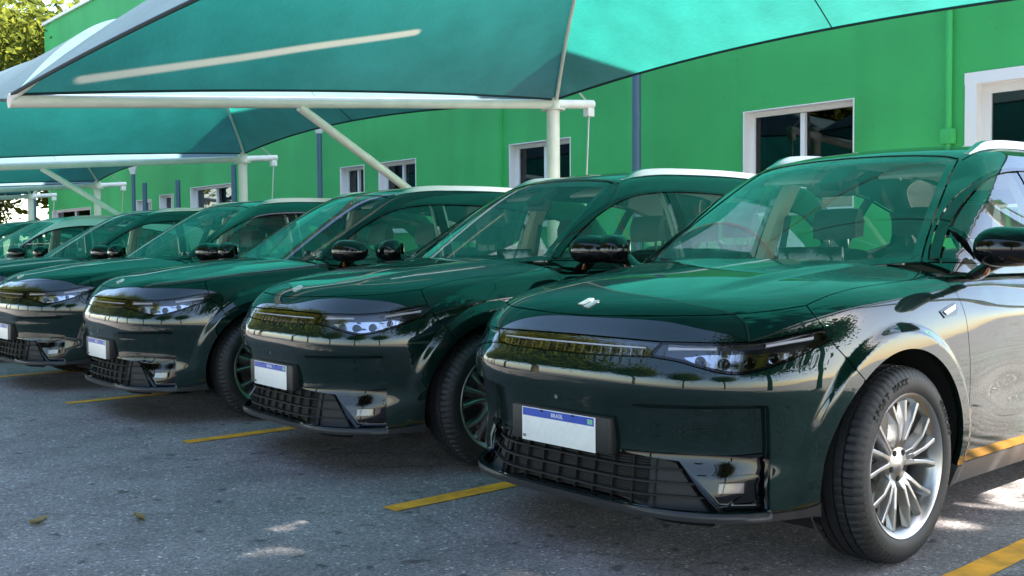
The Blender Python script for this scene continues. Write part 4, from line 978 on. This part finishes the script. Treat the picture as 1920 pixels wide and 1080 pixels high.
def canopy(x0, x1, label, apex=1.30, sag=.085, streak=False):
    """four-sided tent cloth on two crossing bent ribs, scalloped edges"""
    cx, cy = (x0+x1)/2, (YF+YP)/2; hx, hy = (x1-x0)/2-.03, (YP-YF)/2+.02
    e = empty('shade_canopy', (cx, cy, (DZ.get(x0, 0)+DZ.get(x1, 0))/2)); tag(e, label, 'canopy', 'teal fabric canopies over the bays')
    def Z(s, u, v): return beam_z(cy+hy*v)+.05+apex*(1-np.abs(s)**2.2)
    def P(face, s, w):
        # ring coordinate s (1 = edge), w in -1..1 along the side ; slight sag between the ribs
        u, v = {0: (w*s, -s), 1: (s, w*s), 2: (-w*s, s), 3: (-s, -w*s)}[face]
        z = Z(s, u, v)-.10*(1-w*w)*s*(1-s)*2.2
        return (hx*u, hy*v, z)
    ns, nw = 26, 28; edge = []; strip = None
    if streak:  # path of the light streak coloured into this face
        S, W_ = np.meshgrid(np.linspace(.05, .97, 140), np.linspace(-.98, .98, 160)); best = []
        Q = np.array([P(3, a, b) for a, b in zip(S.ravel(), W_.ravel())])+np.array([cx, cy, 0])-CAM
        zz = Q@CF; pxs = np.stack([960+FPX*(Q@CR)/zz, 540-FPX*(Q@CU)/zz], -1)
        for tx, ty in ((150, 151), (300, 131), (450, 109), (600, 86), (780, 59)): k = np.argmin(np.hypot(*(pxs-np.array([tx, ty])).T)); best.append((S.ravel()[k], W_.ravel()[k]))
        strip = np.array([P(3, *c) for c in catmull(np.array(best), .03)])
    V, Fc = [], []; edges_ = {}
    for face in range(4):
        if streak: ns, nw = (220, 200) if face == 3 else (26, 28)
        b0 = len(V); sg = {0: .10, 1: .02, 2: .075, 3: .02}[face]
        el = edges_[face] = []
        for j in range(nw+1):
            w = -1+2*j/nw; smax_ = 1-sg*(1-w*w)
            for i in range(ns+1): V.append(P(face, smax_*i/ns, w))
            el.append(V[-1])
        for j in range(nw):
            for i in range(ns):
                a = b0+j*(ns+1)+i; Fc.append((a, a+1, a+ns+2, a+ns+1))
    bm = bmesh.new(); vs_ = [bm.verts.new(v) for v in V]
    for f in Fc:
        try: bm.faces.new([vs_[k] for k in f])
        except ValueError: pass
    bmesh.ops.remove_doubles(bm, verts=bm.verts, dist=.0015); bmesh.ops.recalc_face_normals(bm, faces=bm.faces)
    cl = bm_obj('cloth', bm, CLOTH, e, True, 22)
    at = cl.data.attributes.new('seam_light', 'FLOAT', 'POINT')
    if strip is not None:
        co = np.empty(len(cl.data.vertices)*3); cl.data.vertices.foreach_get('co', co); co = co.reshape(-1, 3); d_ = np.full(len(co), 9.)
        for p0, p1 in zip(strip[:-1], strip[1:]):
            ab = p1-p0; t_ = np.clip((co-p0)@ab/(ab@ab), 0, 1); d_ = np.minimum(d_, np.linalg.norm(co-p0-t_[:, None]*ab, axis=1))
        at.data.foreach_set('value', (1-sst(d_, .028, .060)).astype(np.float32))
    ns, nw = 26, 28
    for face in range(4):
        pts = edges_[face][::(1 if len(edges_[face]) < 60 else 7)]; pts = pts if pts[-1] == edges_[face][-1] else pts+[edges_[face][-1]]
        tube('hem', pts, .014, HEM, cl, 6)
    for sx in (-1, 1):
        for sy in (-1, 1):
            t = np.linspace(1, 0, 22); pts = [(hx*sx*s, hy*sy*s, float(Z(s, sx*s, sy*s))-.035) for s in t]
            tube('rib', pts, .022, STEEL, e, 10)
    # stitched seams on the faces
    for face, w in ((0, 0.), (2, .02), (1, -.05)):
        pts = [np.array(P(face, s, w))-np.array([0, 0, .004]) for s in np.linspace(.12, 1-{0: .10, 1: .02, 2: .075, 3: .02}[face], 24)]
        tube('seam', pts, .006, HEM, cl, 5)
    return e
CL = ['nearest teal shade canopy filling the top of the picture', 'second teal shade canopy, its top blue and white at upper left', 'third teal shade canopy seen below the second beam', 'farthest teal canopy at left edge', 'teal shade canopy over the bays right of the nearest car']
canopy(BX[2], BX[1], CL[0], streak=True); canopy(BX[3], BX[2], CL[1]); canopy(BX[4], BX[3], CL[2]); canopy(BX[5], BX[4], CL[3])
# ------------------------------------------------------------------ trees
def leaf_mat(name, c):
    m = bpy.data.materials.new(name); m.use_nodes = True; nt = m.node_tree; nt.nodes.clear(); N = nt.nodes.new; L = nt.links.new
    o = N('ShaderNodeOutputMaterial'); d = N('ShaderNodeBsdfDiffuse'); t = N('ShaderNodeBsdfTranslucent'); mx = N('ShaderNodeMixShader'); mx.inputs[0].default_value = .45
    oi = N('ShaderNodeTexCoord'); n = N('ShaderNodeTexNoise'); n.inputs['Scale'].default_value = 1.6; L(oi.outputs['Object'], n.inputs[0])
    r = N('ShaderNodeValToRGB'); r.color_ramp.elements[0].position = .35; r.color_ramp.elements[1].position = .65
    r.color_ramp.elements[0].color = (c[0]*.55, c[1]*.6, c[2]*.6, 1); r.color_ramp.elements[1].color = (c[0]*1.5, c[1]*1.35, c[2], 1); L(n.outputs[0], r.inputs[0])
    L(r.outputs[0], d.inputs[0]); L(r.outputs[0], t.inputs[0]); L(d.outputs[0], mx.inputs[1]); L(t.outputs[0], mx.inputs[2]); L(mx.outputs[0], o.inputs[0]); return m
LEAFM = leaf_mat('leaves', (.095, .115, .022)); BARK = mat('bark', (.09, .065, .045), .9, noise=(5, .3), bump=(14, .5, .03))
def tree_meshes(seed, H, R, nleaf, ls):
    r = np.random.default_rng(seed); V, Fc = [], []
    def add(pts, rad, seg=7):
        v, f = tube_mesh(pts, rad, seg, False); n = len(V); V.extend(v); Fc.extend([tuple(k+n for k in q) for q in f])
    th = H*.42; top = np.array([r.normal(0, .2), r.normal(0, .2), th]); add([(0, 0, 0), (0.05, 0, th*.5), top], [.22, .17, .13], 10)
    tips = []
    for i in range(9):
        a = i*2*math.pi/9+r.normal(0, .3); el = r.uniform(.35, 1.2); ln = R*r.uniform(.6, 1.0); st = top*(r.uniform(.65, 1) if i > 2 else 1)
        d = np.array([math.cos(a)*math.cos(el), math.sin(a)*math.cos(el), math.sin(el)*1.1]); mid = st+d*ln*.5+r.normal(0, .1, 3); end = st+d*ln+np.array([0, 0, .2])
        add([st, mid, end], [.09, .06, .025]); tips += [mid, end]
        for k in range(4):
            s2 = st+(end-st)*r.uniform(.4, 1); e2 = s2+r.normal(0, .55, 3)*R*.35+np.array([0, 0, .15*R]); add([s2, (s2+e2)/2+r.normal(0, .06, 3), e2], [.04, .025, .01], 5); tips.append(e2)
    tips = np.array(tips); nc = len(tips); ci = r.integers(0, nc, nleaf); sz = r.uniform(.55, 1.15, nc)*R*.26
    c = tips[ci]+r.normal(0, 1, (nleaf, 3))*sz[ci][:, None]*np.array([1, 1, .75])
    n = r.normal(0, 1, (nleaf, 3))+np.array([0, 0, .6]); n /= np.linalg.norm(n, axis=1, keepdims=True)
    a = np.cross(n, r.normal(0, 1, (nleaf, 3))); a /= np.linalg.norm(a, axis=1, keepdims=True); b = np.cross(n, a); l = ls*r.uniform(.6, 1.3, (nleaf, 1))
    LV = np.stack([c-a*l, c+b*l*.45+n*l*.12, c+a*l, c-b*l*.45+n*l*.12], 1).reshape(-1, 3); LQ = np.arange(nleaf*4).reshape(-1, 4)
    return V, Fc, LV, LQ
TM = []
for sd, H, R, nl, ls in ((3, 8.5, 3.6, 17000, .16), (8, 7.0, 3.2, 14000, .15)):
    V, Fc, LV, LQ = tree_meshes(sd, H, R, nl, ls)
    tr = bpy.data.meshes.new('trunk'); tr.from_pydata([tuple(v) for v in V], [], Fc); tr.materials.append(BARK); tr.polygons.foreach_set('use_smooth', [True]*len(tr.polygons))
    cr = bpy.data.meshes.new('crown'); cr.from_pydata(LV.tolist(), [], LQ.tolist()); cr.materials.append(LEAFM); TM.append((tr, cr))
def tree(x, y, k, s, rz, label, group):
    e = empty('broadleaf_tree', (x, y, 0), rz); e.scale = s if hasattr(s, '__len__') else (s, s, s); tag(e, label, 'tree', group)
    for nm, me in zip(('trunk', 'crown'), TM[k]):
        o = bpy.data.objects.new(nm, me); COL.objects.link(o); o.parent = e
for x, y, k, s, rz, lab in ((-37, 9.5, 0, 1.25, .3, 'tall sunlit tree just past the end of the green building'), (-42, 4.5, 1, 1.1, 1.4, 'leafy tree beyond the farthest canopy at the left edge'), (-46, 12, 0, 1.5, 2.2, 'taller tree behind the building end at upper left'),
                            (-39, 1.0, 1, .95, 4, 'low tree past the end of the car row'), (-50, 6, 0, 1.3, 5, 'tree at the back of the far group on the left'),
                            (-36, 3.6, 1, .62, 1.1, 'low bushy tree seen under the farthest canopy beam'), (-38.5, 5.6, 0, .6, 3.3, 'low dark tree beside the far corner of the building'), (-40.5, 7.6, 0, 1.5, 4.4, 'dense tree filling the upper left corner of the picture')):
    tree(x, y, k, s, rz, lab, 'trees past the building end')
i = 0
for x, y, k, s, rz in ((-36, -7, 0, 1.3, .2), (-29, -9, 1, 1.5, 2), (-23, -8.5, 0, 1.35, 4), (-17, -10, 1, 1.5, 1), (-11, -10.5, 0, 1.2, 3), (-5, -13, 1, 1.2, 5), (3, -15, 0, 1.1, 2.4), (13, -14, 1, 1.3, .6)):
    tree(x, y, k, s, rz, 'roadside tree across the lot, seen only as a reflection in the car paint', 'trees across the lot'); i += 1
tree(8.3, 2.3, 1, 1.15, 2.0, 'added unseen tree right of the nearest car, dappling the ground there', 'added shade trees beside the lot')  # unseen, put in to break up the sun on the right
tree(8.6, -2.2, 0, 1.4, 4.1, 'large added tree right of the camera, unseen, shading the aisle', 'added shade trees beside the lot')  # unseen, added to keep direct sun off the aisle
# ------------------------------------------------------------------ the row of cars
proto = build_car()
POSE = [(0, 0, 0, None), (-2.27, .02, -2.85, None), (-4.583, -.117, -2.56, None), (-6.878, -.165, .93, None), (-9.7, -.1, 0, None), (-12.9, -.1, 0, 'w'), (-15.4, 0, 0, None), (-17.9, 0, 0, 'w')]
LAB = ['nearest dark green SUV, its left front wheel in full view', 'second dark green SUV from the right, immediately behind the nearest one', 'third dark green SUV from the right', 'fourth dark green SUV, its plate cut by the left edge', 'fifth dark green SUV, only roof and windscreen showing',
       'white SUV near the left edge with pale windscreen pillar', 'dark green SUV just beyond the white one at the left edge', 'last white SUV of the row at the left edge']
def recolour(o):
    for c in o.children: recolour(c)
    if o.type == 'MESH' and o.material_slots and o.material_slots[0].material == PAINT:
        o.material_slots[0].link = 'OBJECT'; o.material_slots[0].material = WPAINT
for i, (x, y, rz, k) in enumerate(POSE):
    c = proto if i == 0 else copy_tree(proto)
    c.location = (x, y, 0); c.rotation_euler = (0, 0, RAD(rz)); tag(c, LAB[i], 'car', 'SUVs parked side by side')
    if k == 'w': recolour(c)
